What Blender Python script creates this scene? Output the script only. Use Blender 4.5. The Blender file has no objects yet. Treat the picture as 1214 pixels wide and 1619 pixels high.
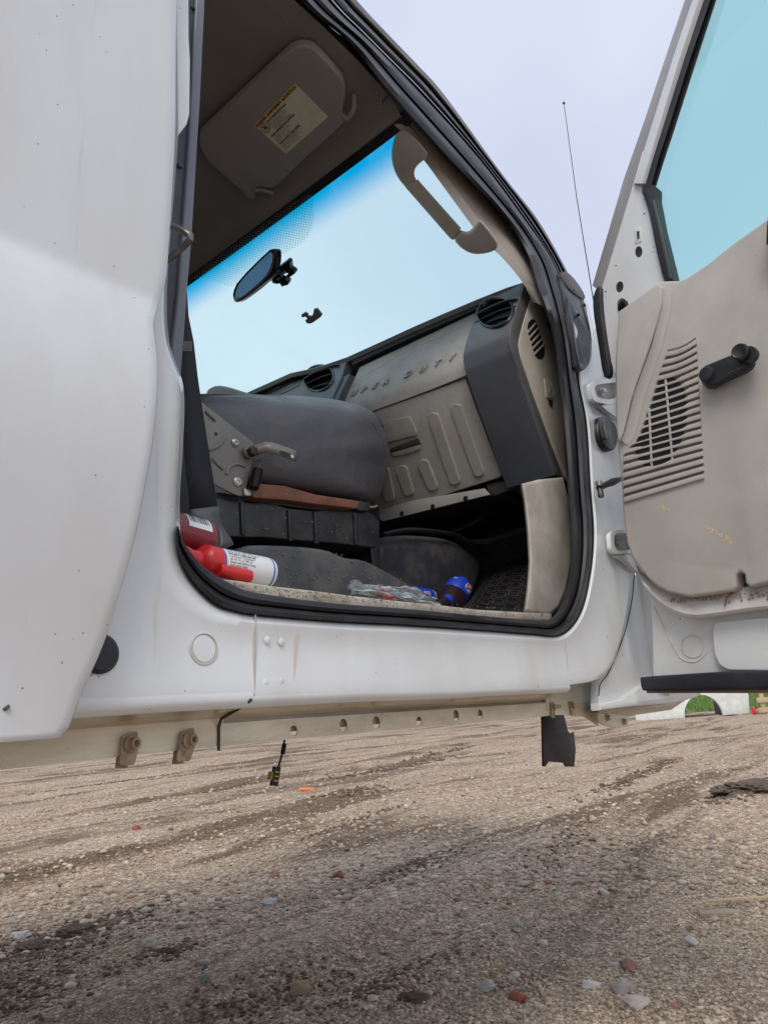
import bpy, bmesh, math, random
import numpy as np
from mathutils import Vector, Matrix, noise as mn
random.seed(7); rng = np.random.default_rng(7)
R = math.radians
# ------------------------------------------------------------------ camera, world, sun, exposure
CAMZ = .75                                     # eye height above the ground; everything is authored relative to eye level, lifted at the end
sc = bpy.context.scene
col = sc.collection
MAT = np.array([[0.6583285655, -0.1522424872, -0.7371741483],
                [-0.7497603675, -0.2195397536, -0.6242288747],
                [-0.0668048744, 0.9636516599, -0.2586746741]])     # camera axes in the truck's frame: X forward, Y into the cab, Z up
F = 1150.; CX, CY = 607., 809.5
EYE = Vector((0, -.65, 0))
cd = bpy.data.cameras.new('camera'); cam = bpy.data.objects.new('camera', cd); col.objects.link(cam)
cd.sensor_fit = 'VERTICAL'; cd.sensor_height = 36; cd.lens = F / 1619 * 36; cd.clip_end = 2000; cd.clip_start = .02
cam.matrix_world = Matrix.Translation(EYE) @ Matrix(MAT.tolist()).to_4x4()
sc.camera = cam
w = bpy.data.worlds.new('World'); sc.world = w; w.use_nodes = True
nt = w.node_tree; nt.nodes.clear()
wo = nt.nodes.new('ShaderNodeOutputWorld'); bg = nt.nodes.new('ShaderNodeBackground')
sky = nt.nodes.new('ShaderNodeTexSky'); sky.sky_type = 'NISHITA'; sky.sun_disc = False
SUN_EL, SUN_AZ = R(50), R(215)                 # direction towards the sun, azimuth measured from +X to +Y
sky.sun_elevation = SUN_EL; sky.sun_rotation = R(90) - SUN_AZ; sky.air_density = 1.6; sky.dust_density = 4
bg.inputs[1].default_value = .091
tc = nt.nodes.new('ShaderNodeTexCoord'); cn = nt.nodes.new('ShaderNodeTexNoise'); cn.inputs['Scale'].default_value = 1.6; cn.inputs['Detail'].default_value = 3
cr = nt.nodes.new('ShaderNodeValToRGB'); cr.color_ramp.elements[0].position = .3; cr.color_ramp.elements[1].position = .7
cr.color_ramp.elements[0].color = (6.1, 6.6, 8.2, 1); cr.color_ramp.elements[1].color = (8.1, 8.5, 9.7, 1)   # thin even cloud
mx = nt.nodes.new('ShaderNodeMix'); mx.data_type = 'RGBA'; mx.inputs[0].default_value = .93
L = nt.links
L.new(tc.outputs['Generated'], cn.inputs['Vector']); L.new(cn.outputs['Fac'], cr.inputs[0])
L.new(sky.outputs[0], mx.inputs[6]); L.new(cr.outputs[0], mx.inputs[7]); L.new(mx.outputs[2], bg.inputs[0]); L.new(bg.outputs[0], wo.inputs[0])
sd = bpy.data.lights.new('sun', 'SUN'); sd.energy = 1.5; sd.angle = R(30); sd.color = (1, .93, .83)
so = bpy.data.objects.new('sun', sd); col.objects.link(so)
sdir = Vector((math.cos(SUN_EL) * math.cos(SUN_AZ), math.cos(SUN_EL) * math.sin(SUN_AZ), math.sin(SUN_EL)))
so.rotation_euler = sdir.to_track_quat('Z', 'Y').to_euler(); so.location = sdir * 30
sc.view_settings.view_transform = 'Standard'; sc.view_settings.look = 'None'; sc.view_settings.gamma = 1
sc.view_settings.exposure = .30; sc.view_settings.use_curve_mapping = False
sc.render.engine = 'CYCLES'; sc.cycles.use_denoising = True; sc.cycles.max_bounces = 12; sc.cycles.diffuse_bounces = 6; sc.cycles.transparent_max_bounces = 16
sc.cycles.sample_clamp_indirect = 4

# ------------------------------------------------------------------ measuring helpers: a sight line met with a real plane of the truck
def ray(p):
    v = MAT @ np.array([p[0] - CX, -(p[1] - CY), -F]); return Vector((v / np.linalg.norm(v)).tolist())
def hit(p, q, n):
    r = ray(p); n = Vector(n); q = Vector(q)
    return EYE + r * ((q - EYE).dot(n) / r.dot(n))
def PY(y): return lambda p: hit(p, (0, y, 0), (0, 1, 0))
def PX(x): return lambda p: hit(p, (x, 0, 0), (1, 0, 0))
def PZ(z): return lambda p: hit(p, (0, 0, z), (0, 0, 1))
BELT, TUMBLE = .85, .27
def PS(off):                                   # the cab's side: upright to the belt, leaning in above it
    def f(p):
        v = PY(off)(p)
        return v if v.z < BELT else hit(p, (0, off, BELT), (0, 1, -TUMBLE))
    return f
DA = R(84); DD = Vector((-math.cos(DA), -math.sin(DA), 0)); DN = Vector((DD.y, -DD.x, 0)).normalized()
if DN.x > 0: DN = -DN                          # faces rearwards, towards the camera
HINGE = Vector((1.52, -.03, 0))
def PD(off): return lambda p: hit(p, HINGE + DN * off, DN)   # the open door's inner face
def PL(q, n): return lambda p: hit(p, q, n)

def chaikin(pts, it=2, closed=True):
    for _ in range(it):
        out = []; n = len(pts)
        if not closed: out.append(pts[0])
        for i in range(n if closed else n - 1):
            a, b = pts[i], pts[(i + 1) % n]
            out.append(tuple(a[k] * .75 + b[k] * .25 for k in range(len(a)))); out.append(tuple(a[k] * .25 + b[k] * .75 for k in range(len(a))))
        if not closed: out.append(pts[-1])
        pts = out
    return pts
def rnd(pts, r, seg=5):                        # polygon corners rounded with radius about r
    out = []; n = len(pts)
    for i in range(n):
        p = Vector(pts[i]); a = Vector(pts[i - 1]); b = Vector(pts[(i + 1) % n])
        rr = r[i] if isinstance(r, (list, tuple)) else r
        if rr <= 0: out.append(tuple(p)); continue
        da = min(rr, (a - p).length * .49); db = min(rr, (b - p).length * .49)
        s = p + (a - p).normalized() * da; e = p + (b - p).normalized() * db
        for k in range(seg + 1):
            t = k / seg; out.append(tuple(s * (1 - t) ** 2 + p * 2 * t * (1 - t) + e * t * t))
    return out
def spline(pts, n):                            # smooth open curve through points, n samples by length
    P = [Vector(p) for p in pts]; P = [P[0] * 2 - P[1]] + P + [P[-1] * 2 - P[-2]]; out = []
    for i in range(1, len(P) - 2):
        for k in range(12):
            t = k / 12; a, b, c, d = P[i - 1:i + 3]
            out.append(.5 * ((2 * b) + (c - a) * t + (2 * a - 5 * b + 4 * c - d) * t * t + (3 * b - a - 3 * c + d) * t ** 3))
    out.append(P[-2])
    if n is None: return [tuple(v) for v in out]
    d = [0]
    for a, b in zip(out, out[1:]): d.append(d[-1] + (b - a).length)
    res = []; j = 0
    for k in range(n):
        s = d[-1] * k / (n - 1)
        while j < len(d) - 2 and d[j + 1] < s: j += 1
        u = (s - d[j]) / max(1e-9, d[j + 1] - d[j]); res.append(tuple(out[j].lerp(out[j + 1], min(1, u))))
    return res
def ell(c, rx, ry, n=28, rot=0):
    cr_, sr_ = math.cos(R(rot)), math.sin(R(rot))
    return [(c[0] + rx * math.cos(t) * cr_ - ry * math.sin(t) * sr_, c[1] + rx * math.cos(t) * sr_ + ry * math.sin(t) * cr_) for t in [2 * math.pi * k / n for k in range(n)]]

# ------------------------------------------------------------------ mesh helpers
def link(name, me, mat=None, parent=None, sharp=38):
    o = bpy.data.objects.new(name, me); col.objects.link(o)
    if mat is not None: me.materials.append(mat)
    if sharp is not None and len(me.polygons):
        me.polygons.foreach_set('use_smooth', [True] * len(me.polygons)); me.set_sharp_from_angle(angle=R(sharp))
    if parent is not None:
        o.parent = parent
        if parent.type == 'EMPTY': o.matrix_parent_inverse = Matrix.Translation(-parent.location)
    return o
def bmo(name, bm, mat=None, parent=None, sharp=38, recalc=True):
    if recalc: bmesh.ops.recalc_face_normals(bm, faces=bm.faces)
    me = bpy.data.meshes.new(name); bm.to_mesh(me); bm.free(); return link(name, me, mat, parent, sharp)
def add_slab(bm, pts, depth, bevel=0, seg=2):
    vs = [bm.verts.new(p) for p in pts]
    f = bm.faces.new(vs)
    r = bmesh.ops.extrude_face_region(bm, geom=[f])
    nv = [g for g in r['geom'] if isinstance(g, bmesh.types.BMVert)]
    bmesh.ops.translate(bm, verts=nv, vec=depth)
    if bevel > 0:
        es = set(e for e in bm.edges if e.verts[0] in vs and e.verts[1] in vs)
        try: bmesh.ops.bevel(bm, geom=list(es), offset=bevel, segments=seg, profile=.5, affect='EDGES', clamp_overlap=True)
        except Exception: pass
    return bm
def away(pts, t):                              # depth vector: the polygon's normal pointing away from the eye
    c = sum(pts, Vector()) / len(pts); n = Vector()
    for a, b in zip(pts, pts[1:] + pts[:1]): n += (a - c).cross(b - c)
    n.normalize()
    if n.dot(c - EYE) < 0: n = -n
    return n * t
def slab(name, px, plane, t, mat, parent=None, bevel=.002, seg=2, smooth=0, r=0, depth=None, sharp=38):
    if smooth: px = chaikin(px, smooth)
    if r: px = rnd(px, r)
    pts = [plane(p) for p in px]
    bm = bmesh.new(); add_slab(bm, pts, Vector(depth) if depth else away(pts, t), bevel, seg)
    return bmo(name, bm, mat, parent, sharp)
def slab3(name, pts, depth, mat, parent=None, bevel=0, seg=2):
    bm = bmesh.new(); add_slab(bm, [Vector(p) for p in pts], Vector(depth), bevel, seg); return bmo(name, bm, mat, parent)
def holed(name, outer, holes, plane, t, mat, parent=None):     # plate with real holes
    bm = bmesh.new(); loops = []
    for L_ in [outer] + holes:
        vs = [bm.verts.new(plane(p)) for p in L_]; loops.append([bm.edges.new((vs[i], vs[(i + 1) % len(vs)])) for i in range(len(vs))])
    bmesh.ops.triangle_fill(bm, use_beauty=True, use_dissolve=False, edges=[e for l in loops for e in l])
    pts = [plane(p) for p in outer]; dv = away(pts, t)
    bmesh.ops.recalc_face_normals(bm, faces=bm.faces)
    r = bmesh.ops.extrude_face_region(bm, geom=list(bm.faces) + list(bm.edges) + list(bm.verts), use_keep_orig=True)
    bmesh.ops.translate(bm, verts=[g for g in r['geom'] if isinstance(g, bmesh.types.BMVert)], vec=dv)
    return bmo(name, bm, mat, parent)
def loft(name, rows, mat, parent=None, sharp=38, closed=False, thick=0):
    bm = bmesh.new(); V = [[bm.verts.new(p) for p in r] for r in rows]
    n = len(V[0])
    for i in range(len(V) - 1):
        for j in range(n if closed else n - 1):
            k = (j + 1) % n
            try: bm.faces.new((V[i][j], V[i][k], V[i + 1][k], V[i + 1][j]))
            except ValueError: pass
    o = bmo(name, bm, mat, parent, sharp)
    if thick:
        m = o.modifiers.new('s', 'SOLIDIFY'); m.thickness = thick; m.offset = 0
    return o
def cut(o, cutter):
    m = o.modifiers.new('c', 'BOOLEAN'); m.object = cutter; m.solver = 'EXACT'
    dg = bpy.context.evaluated_depsgraph_get(); me = bpy.data.meshes.new_from_object(o.evaluated_get(dg)); o.modifiers.clear(); o.data = me; bpy.data.objects.remove(cutter)
    me.polygons.foreach_set('use_smooth', [True] * len(me.polygons)); me.set_sharp_from_angle(angle=R(35))
def add_tube(bm, path, rad, seg=8, cap=True):
    P = [Vector(p) for p in path]; rings = []; N = None
    for i, p in enumerate(P):
        t = (P[min(i + 1, len(P) - 1)] - P[max(i - 1, 0)]).normalized()
        if N is None: N = t.orthogonal().normalized()
        N = (N - t * N.dot(t)).normalized(); B = t.cross(N)
        r = rad[i] if isinstance(rad, (list, tuple)) else rad
        rings.append([bm.verts.new(p + N * r * math.cos(a) + B * r * math.sin(a)) for a in [2 * math.pi * k / seg for k in range(seg)]])
    for a, b in zip(rings, rings[1:]):
        for j in range(seg): bm.faces.new((a[j], a[(j + 1) % seg], b[(j + 1) % seg], b[j]))
    if cap: bm.faces.new(rings[0]); bm.faces.new(rings[-1])
    return bm
def tube(name, path, rad, mat, parent=None, seg=10, sharp=38):
    bm = bmesh.new(); add_tube(bm, path, rad, seg); return bmo(name, bm, mat, parent, sharp)
def lathe(name, p0, axis, prof, mat, parent=None, seg=28, sharp=35):      # prof: (distance along axis, radius)
    a = Vector(axis).normalized(); p0 = Vector(p0)
    bm = bmesh.new(); N = a.orthogonal().normalized(); B = a.cross(N); rings = []
    for s, r in prof: rings.append([bm.verts.new(p0 + a * s + (N * math.cos(t) + B * math.sin(t)) * max(r, 1e-5)) for t in [2 * math.pi * k / seg for k in range(seg)]])
    for x, y in zip(rings, rings[1:]):
        for j in range(seg): bm.faces.new((x[j], x[(j + 1) % seg], y[(j + 1) % seg], y[j]))
    bm.faces.new(rings[0]); bm.faces.new(rings[-1])
    return bmo(name, bm, mat, parent, sharp)
def empty(name, loc, label, cat, group=None):
    o = bpy.data.objects.new(name, None); col.objects.link(o); o.location = loc; o.empty_display_size = .1
    o['label'] = label; o['category'] = cat
    if group: o['group'] = group
    return o
def tag(o, label=None, cat=None, group=None, kind=None):
    for k, v in (('label', label), ('category', cat), ('group', group), ('kind', kind)):
        if v: o[k] = v
    return o
def base(o):                                   # origin of a one-mesh thing moved to its base
    me = o.data; n = len(me.vertices); c = np.empty(n * 3, 'f'); me.vertices.foreach_get('co', c); c = c.reshape(-1, 3)
    b = np.array([(c[:, 0].min() + c[:, 0].max()) / 2, (c[:, 1].min() + c[:, 1].max()) / 2, c[:, 2].min()]); c -= b
    me.vertices.foreach_set('co', c.ravel()); me.update(); o.location = Vector(b.tolist()); return o
def text(name, s, size, org, xd, yd, mat, parent, ext=0., squash=1., shear=0, spacing=1, bold=0, align='LEFT'):
    c = bpy.data.curves.new(name, 'FONT'); c.body = s; c.size = size; c.extrude = ext; c.shear = shear; c.space_character = spacing; c.offset = bold; c.align_x = align
    c.resolution_u = 3
    o = bpy.data.objects.new(name, c); col.objects.link(o)
    dg = bpy.context.evaluated_depsgraph_get(); me = bpy.data.meshes.new_from_object(o.evaluated_get(dg)); bpy.data.objects.remove(o)
    xd = Vector(xd).normalized(); yd = Vector(yd); yd = (yd - xd * yd.dot(xd)).normalized(); zd = xd.cross(yd)
    M = Matrix((( xd.x * squash, yd.x, zd.x, org[0]), (xd.y * squash, yd.y, zd.y, org[1]), (xd.z * squash, yd.z, zd.z, org[2]), (0, 0, 0, 1)))
    me.transform(M); me.materials.clear()
    return link(name, me, mat, parent, None)

# ------------------------------------------------------------------ materials
class NB:
    def __init__(s, name):
        s.m = bpy.data.materials.new(name); s.m.use_nodes = True; s.t = s.m.node_tree; s.b = s.t.nodes['Principled BSDF']; s.out = s.t.nodes['Material Output']
        s.c = s.n('ShaderNodeTexCoord').outputs['Object']
    def n(s, t, **k):
        x = s.t.nodes.new(t)
        for a, v in k.items(): setattr(x, a, v)
        return x
    def l(s, a, b): s.t.links.new(a, b)
    def noise(s, scale, detail=4, rough=.55, stretch=None, co=None, dist=0):
        x = s.n('ShaderNodeTexNoise'); x.inputs['Scale'].default_value = scale; x.inputs['Detail'].default_value = detail; x.inputs['Roughness'].default_value = rough; x.inputs['Distortion'].default_value = dist
        src = co or s.c
        if stretch:
            mp = s.n('ShaderNodeMapping'); mp.inputs['Scale'].default_value = stretch; s.l(src, mp.inputs[0]); src = mp.outputs[0]
        s.l(src, x.inputs['Vector']); return x.outputs['Fac']
    def ramp(s, f, stops):
        x = s.n('ShaderNodeValToRGB'); e = x.color_ramp.elements
        while len(e) < len(stops): e.new(.5)
        for i, (p, c) in enumerate(stops):
            e[i].position = p; e[i].color = (c, c, c, 1) if isinstance(c, (int, float)) else (*c, 1)
        s.l(f, x.inputs[0]); return x.outputs[0]
    def mix(s, f, a, b, mode='MIX'):
        x = s.n('ShaderNodeMix', data_type='RGBA', blend_type=mode)
        for v, i in ((f, 0), (a, 6), (b, 7)):
            if isinstance(v, (int, float)): x.inputs[i].default_value = v
            elif isinstance(v, tuple): x.inputs[i].default_value = (*v, 1)
            else: s.l(v, x.inputs[i])
        return x.outputs[2]
    def math(s, op, a, b=0., clamp=False):
        x = s.n('ShaderNodeMath', operation=op, use_clamp=clamp)
        for v, i in ((a, 0), (b, 1)):
            if isinstance(v, (int, float)): x.inputs[i].default_value = v
            else: s.l(v, x.inputs[i])
        return x.outputs[0]
    def sep(s, co=None):
        x = s.n('ShaderNodeSeparateXYZ'); s.l(co or s.c, x.inputs[0]); return x.outputs
    def bump(s, h, st=.3, d=.001):
        x = s.n('ShaderNodeBump'); x.inputs['Strength'].default_value = st; x.inputs['Distance'].default_value = d; s.l(h, x.inputs['Height']); s.l(x.outputs[0], s.b.inputs['Normal'])
def simple(name, c, rough=.5, metal=0., dirt=None, amt=.35, ds=9, grain=None, gb=.25, spec=None, var=.12, speck=None, coat=0):
    b = NB(name); f = b.noise(6, 5)
    cc = b.mix(b.ramp(f, [(.3, 0.), (.7, 1.)]), tuple(x * (1 - var) for x in c), tuple(min(1, x * (1 + var)) for x in c))
    if dirt:
        d = b.ramp(b.noise(ds, 8, .65), [(.45, 0.), (.75, 1.)]); cc = b.mix(b.math('MULTIPLY', d, amt), cc, dirt)
    if speck:
        v = b.n('ShaderNodeTexVoronoi'); v.inputs['Scale'].default_value = speck[1]; b.l(b.c, v.inputs['Vector'])
        k = b.math('LESS_THAN', v.outputs['Distance'], speck[2]); sel = b.math('GREATER_THAN', b.sep(v.outputs['Color'])[0], speck[3]); cc = b.mix(b.math('MULTIPLY', k, sel), cc, speck[0])
    b.l(cc, b.b.inputs['Base Color'])
    rn = b.ramp(b.noise(14, 6), [(.3, max(0, rough - .09)), (.7, min(1, rough + .12))]); b.l(rn, b.b.inputs['Roughness'])
    b.b.inputs['Metallic'].default_value = metal
    if spec is not None: b.b.inputs['Specular IOR Level'].default_value = spec
    if coat: b.b.inputs['Coat Weight'].default_value = coat; b.b.inputs['Coat Roughness'].default_value = .12
    if grain: b.bump(b.noise(grain, 3, .6), gb, .0006)
    return b.m
BROWN = (.13, .085, .05)
def paint(name, c, lower_dirt=0., speck=.93):
    b = NB(name); o = b.sep()
    cc = b.mix(b.ramp(b.noise(3, 4), [(.3, 0.), (.7, 1.)]), tuple(x * .95 for x in c), c)
    film = b.ramp(b.noise(5, 8, .62, (1, 1, .35)), [(.42, 0.), (.8, .42)]); cc = b.mix(film, cc, (.42, .38, .30))
    for sc_, th in ((55, .10), (130, .12)):
        v = b.n('ShaderNodeTexVoronoi'); v.inputs['Scale'].default_value = sc_; b.l(b.c, v.inputs['Vector'])
        k = b.math('LESS_THAN', v.outputs['Distance'], th); sel = b.math('GREATER_THAN', b.sep(v.outputs['Color'])[0], speck); cc = b.mix(b.math('MULTIPLY', b.math('MULTIPLY', k, sel), .8), cc, (.09, .07, .06))
    st = b.ramp(b.noise(38, 6, .7, (1.2, 1.2, .05)), [(.62, 0.), (.78, .35)]); cc = b.mix(st, cc, (.33, .27, .19))
    if lower_dirt:
        d = b.ramp(b.noise(11, 9, .7, (.35, 1, 1.6)), [(.36, .12), (.66, 1.)]); cc = b.mix(b.math('MULTIPLY', d, lower_dirt), cc, (.28, .20, .11))
        g = b.ramp(b.noise(60, 4, .7), [(.66, 0.), (.72, 1.)]); cc = b.mix(b.math('MULTIPLY', g, .55 * lower_dirt), cc, (.09, .06, .04))
    b.l(cc, b.b.inputs['Base Color'])
    b.l(b.ramp(b.noise(8, 7), [(.3, .28), (.75, .5)]), b.b.inputs['Roughness'])
    b.b.inputs['Coat Weight'].default_value = .6; b.b.inputs['Coat Roughness'].default_value = .1
    b.bump(b.noise(4, 2), .12, .004)
    return b.m
WHITE = paint('white_paint', (.755, .79, .80))
WHITE_DOOR = paint('white_door_paint', (.67, .70, .72), 0, .96)
CREAM = paint('dirty_cream_paint', (.93, .89, .72), .6)
CREAM_UNDER = paint('brown_stained_paint', (.74, .67, .52), .85)
RUBBER = simple('black_rubber', (.012, .013, .018), .46, dirt=(.10, .085, .07), amt=.25, ds=16, var=.3)
RUBBER_GLOSS = simple('glossy_black_rubber', (.010, .010, .014), .42, dirt=(.10, .09, .08), amt=.2, ds=20, var=.3)
MOULD = simple('dusty_black_moulding', (.035, .03, .03), .5, dirt=(.16, .12, .09), amt=.6, ds=10)
LINE = simple('seal_highlight_grey', (.20, .22, .28), .25)  # paler grey standing in for the highlight on the black seal
PILLAR = simple('grey_blue_pillar_plastic', (.145, .155, .195), .42, dirt=(.2, .2, .2), amt=.3)
PILLAR_DARK = simple('dark_pillar_plastic', (.035, .038, .055), .5, dirt=(.12, .1, .1), amt=.3)
BEIGE = simple('beige_plastic', (.50, .46, .39), .5, dirt=(.20, .155, .11), amt=.45, ds=7, grain=700, gb=.22, speck=((.1, .07, .05), 70, .06, .93))
BEIGE_DOOR = simple('grained_beige_door_trim', (.475, .455, .415), .52, dirt=(.27, .22, .16), amt=.35, ds=5, grain=420, gb=.45, speck=((.12, .09, .07), 60, .06, .95))
TAUPE = simple('taupe_dash_plastic', (.40, .385, .35), .45, dirt=(.20, .16, .12), amt=.5, ds=24, grain=800, gb=.2, speck=((.33, .28, .22), 90, .05, .9))
DASHDARK = simple('charcoal_dash_plastic', (.085, .092, .108), .4, dirt=(.12, .10, .09), amt=.35, ds=9, grain=800, gb=.2, speck=((.2, .18, .16), 90, .05, .95))
DASHTOP = simple('grey_green_dash_pad', (.12, .125, .12), .6, dirt=(.2, .18, .15), amt=.4)
BLACK = simple('black_plastic', (.012, .013, .016), .38, var=.3, dirt=(.08, .075, .07), amt=.25, ds=18)
GLOSSBLACK = simple('gloss_black_plastic', (.008, .009, .011), .12)
HEADLINER = simple('charcoal_headliner_cloth', (.20, .188, .182), .95, grain=900, gb=.3, var=.08)
VISOR = simple('grey_visor_cloth', (.27, .25, .24), .95, grain=900, gb=.3, var=.08)
CARPET = simple('black_carpet', (.014, .015, .018), .9, dirt=(.10, .085, .07), amt=.45, ds=22, grain=500, gb=.8)
MATV = simple('dusty_black_vinyl_floor', (.05, .053, .06), .42, dirt=(.19, .17, .145), amt=.6, ds=17, grain=300, gb=.5, speck=((.4, .34, .26), 120, .08, .9))
STEEL = simple('brushed_dark_steel', (.17, .165, .16), .38, .75, dirt=(.10, .08, .06), amt=.4, ds=30)
ZINC = simple('zinc_bolt', (.5, .5, .47), .35, .8, dirt=(.2, .14, .08), amt=.5, ds=60)
RUSTROD = simple('rusty_brown_rail', (.20, .075, .045), .62, dirt=(.06, .03, .02), amt=.7, ds=26, grain=260, gb=.7, var=.25, speck=((.45, .3, .2), 120, .1, .85))
RUST = simple('rusty_clip_metal', (.42, .34, .23), .6, .2, dirt=(.16, .075, .03), amt=.9, ds=90, grain=200, gb=.7, var=.3)
BELTM = simple('belt_sleeve_plastic', (.11, .112, .118), .45, dirt=(.2, .19, .17), amt=.4)
REDM = simple('red_plastic', (.62, .018, .02), .32, dirt=(.3, .02, .02), amt=.3)
MAROON = simple('maroon_can_paint', (.20, .012, .02), .3)
BLUEM = simple('blue_label', (.015, .06, .50), .3)
WHITEP = simple('white_print', (.78, .79, .80), .4, var=.04)
YELLOW = simple('yellow_print', (.66, .46, .10), .6, var=.05)
INK = simple('black_ink', (.02, .02, .022), .5)
REDINK = simple('dark_red_ink', (.35, .03, .05), .5)
PAPER = simple('label_paper', (.62, .60, .48), .7, var=.05, dirt=(.2, .17, .12), amt=.3, ds=40)
BLUEINK = simple('blue_ink', (.03, .14, .5), .4)
def vinyl():
    b = NB('charcoal_seat_vinyl'); v = b.n('ShaderNodeTexVoronoi', feature='DISTANCE_TO_EDGE'); v.inputs['Scale'].default_value = 210; b.l(b.c, v.inputs['Vector'])
    h = b.ramp(v.outputs['Distance'], [(0, 0.), (.12, 1.)])
    cc = b.mix(b.ramp(b.noise(7, 7, .65), [(.5, 0.), (.8, .35)]), (.068, .067, .076), (.17, .15, .13))
    s2 = b.n('ShaderNodeTexVoronoi'); s2.inputs['Scale'].default_value = 75; b.l(b.c, s2.inputs['Vector'])
    k = b.math('MULTIPLY', b.math('LESS_THAN', s2.outputs['Distance'], .07), b.math('GREATER_THAN', b.sep(s2.outputs['Color'])[0], .9)); cc = b.mix(k, cc, (.3, .27, .24))
    b.l(cc, b.b.inputs['Base Color']); b.l(b.ramp(b.noise(12, 5), [(.3, .27), (.7, .42)]), b.b.inputs['Roughness'])
    hh = b.math('ADD', h, b.math('MULTIPLY', b.noise(8, 4), 26.)); b.bump(hh, .4, .0008); return b.m
VINYL = vinyl()
def webbing():
    b = NB('black_belt_webbing'); wv = b.n('ShaderNodeTexWave'); wv.inputs['Scale'].default_value = 160; wv.bands_direction = 'Z'; b.l(b.c, wv.inputs['Vector'])
    w2 = b.n('ShaderNodeTexWave'); w2.inputs['Scale'].default_value = 190; w2.bands_direction = 'X'; b.l(b.c, w2.inputs['Vector'])
    h = b.math('ADD', wv.outputs['Fac'], w2.outputs['Fac'])
    b.l(b.mix(h, (.005, .006, .009), (.018, .019, .027)), b.b.inputs['Base Color']); b.b.inputs['Roughness'].default_value = .75; b.bump(h, .6, .0006); return b.m
WEB = webbing()
def glass(name, tint, refl=.5, band=None, dots=False):
    b = NB(name); t = b.t; t.nodes.remove(b.b)
    tr = b.n('ShaderNodeBsdfTransparent'); gl = b.n('ShaderNodeBsdfGlossy'); gl.inputs['Roughness'].default_value = .02
    c = None
    if band:
        x = b.sep()[0]; mr = b.n('ShaderNodeMapRange', interpolation_type='SMOOTHSTEP'); mr.inputs['From Min'].default_value = band[0]; mr.inputs['From Max'].default_value = band[1]; b.l(x, mr.inputs[0])
        c = b.mix(mr.outputs[0], band[2], tint)
        sm = b.ramp(b.noise(9, 8, .7), [(.5, 0.), (.9, .18)]); c = b.mix(sm, c, (.74, .86, .84))
        b.l(c, tr.inputs[0])
    else: tr.inputs[0].default_value = (*tint, 1)
    fr = b.n('ShaderNodeFresnel'); fr.inputs[0].default_value = 1.45; m = b.n('ShaderNodeMixShader'); b.l(b.math('MULTIPLY', fr.outputs[0], refl), m.inputs[0]); b.l(tr.outputs[0], m.inputs[1]); b.l(gl.outputs[0], m.inputs[2])
    res = m.outputs[0]
    b.l(res, b.out.inputs[0]); return b.m
WSGLASS = glass('tinted_windshield_glass', (.80, 1., .965), .04, (1.15, 1.225, (.0, .50, .82)))
DGLASS = glass('tinted_door_glass', (.73, .93, .91), .2)
def filmmat():
    b = NB('clear_plastic_film'); b.b.inputs['Base Color'].default_value = (.62, .68, .72, 1); b.b.inputs['Roughness'].default_value = .18
    lw = b.n('ShaderNodeLayerWeight'); lw.inputs[0].default_value = .4; b.l(b.ramp(lw.outputs['Facing'], [(.1, .22), (.8, .75)]), b.b.inputs['Alpha']); return b.m
CLEAR = filmmat()
def fritmat():
    b = NB('dotted_frit_print'); b.t.nodes.remove(b.b)
    mp = b.n('ShaderNodeMapping'); mp.inputs['Scale'].default_value = (1.5, 1, 1); mp.inputs['Rotation'].default_value = (0, 0, R(45)); b.l(b.c, mp.inputs[0])
    s = b.sep(mp.outputs[0]); fx = b.math('FRACT', b.math('MULTIPLY', s[0], 120.)); fy = b.math('FRACT', b.math('MULTIPLY', s[1], 120.))
    dx = b.math('SUBTRACT', fx, .5); dy = b.math('SUBTRACT', fy, .5)
    d = b.math('SQRT', b.math('ADD', b.math('MULTIPLY', dx, dx), b.math('MULTIPLY', dy, dy)))
    k = b.math('LESS_THAN', d, .30); tr = b.n('ShaderNodeBsdfTransparent'); df = b.n('ShaderNodeBsdfTranslucent'); df.inputs[0].default_value = (.85, .88, .78, 1)
    m = b.n('ShaderNodeMixShader'); b.l(k, m.inputs[0]); b.l(tr.outputs[0], m.inputs[1]); b.l(df.outputs[0], m.inputs[2]); b.l(m.outputs[0], b.out.inputs[0]); return b.m
FRIT = fritmat()
MIRROR = simple('mirror_glass', (.06, .14, .20), .03, 1.)
DARKSPOT = tuple(PZ(-CAMZ)((60, 1530)))
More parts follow.
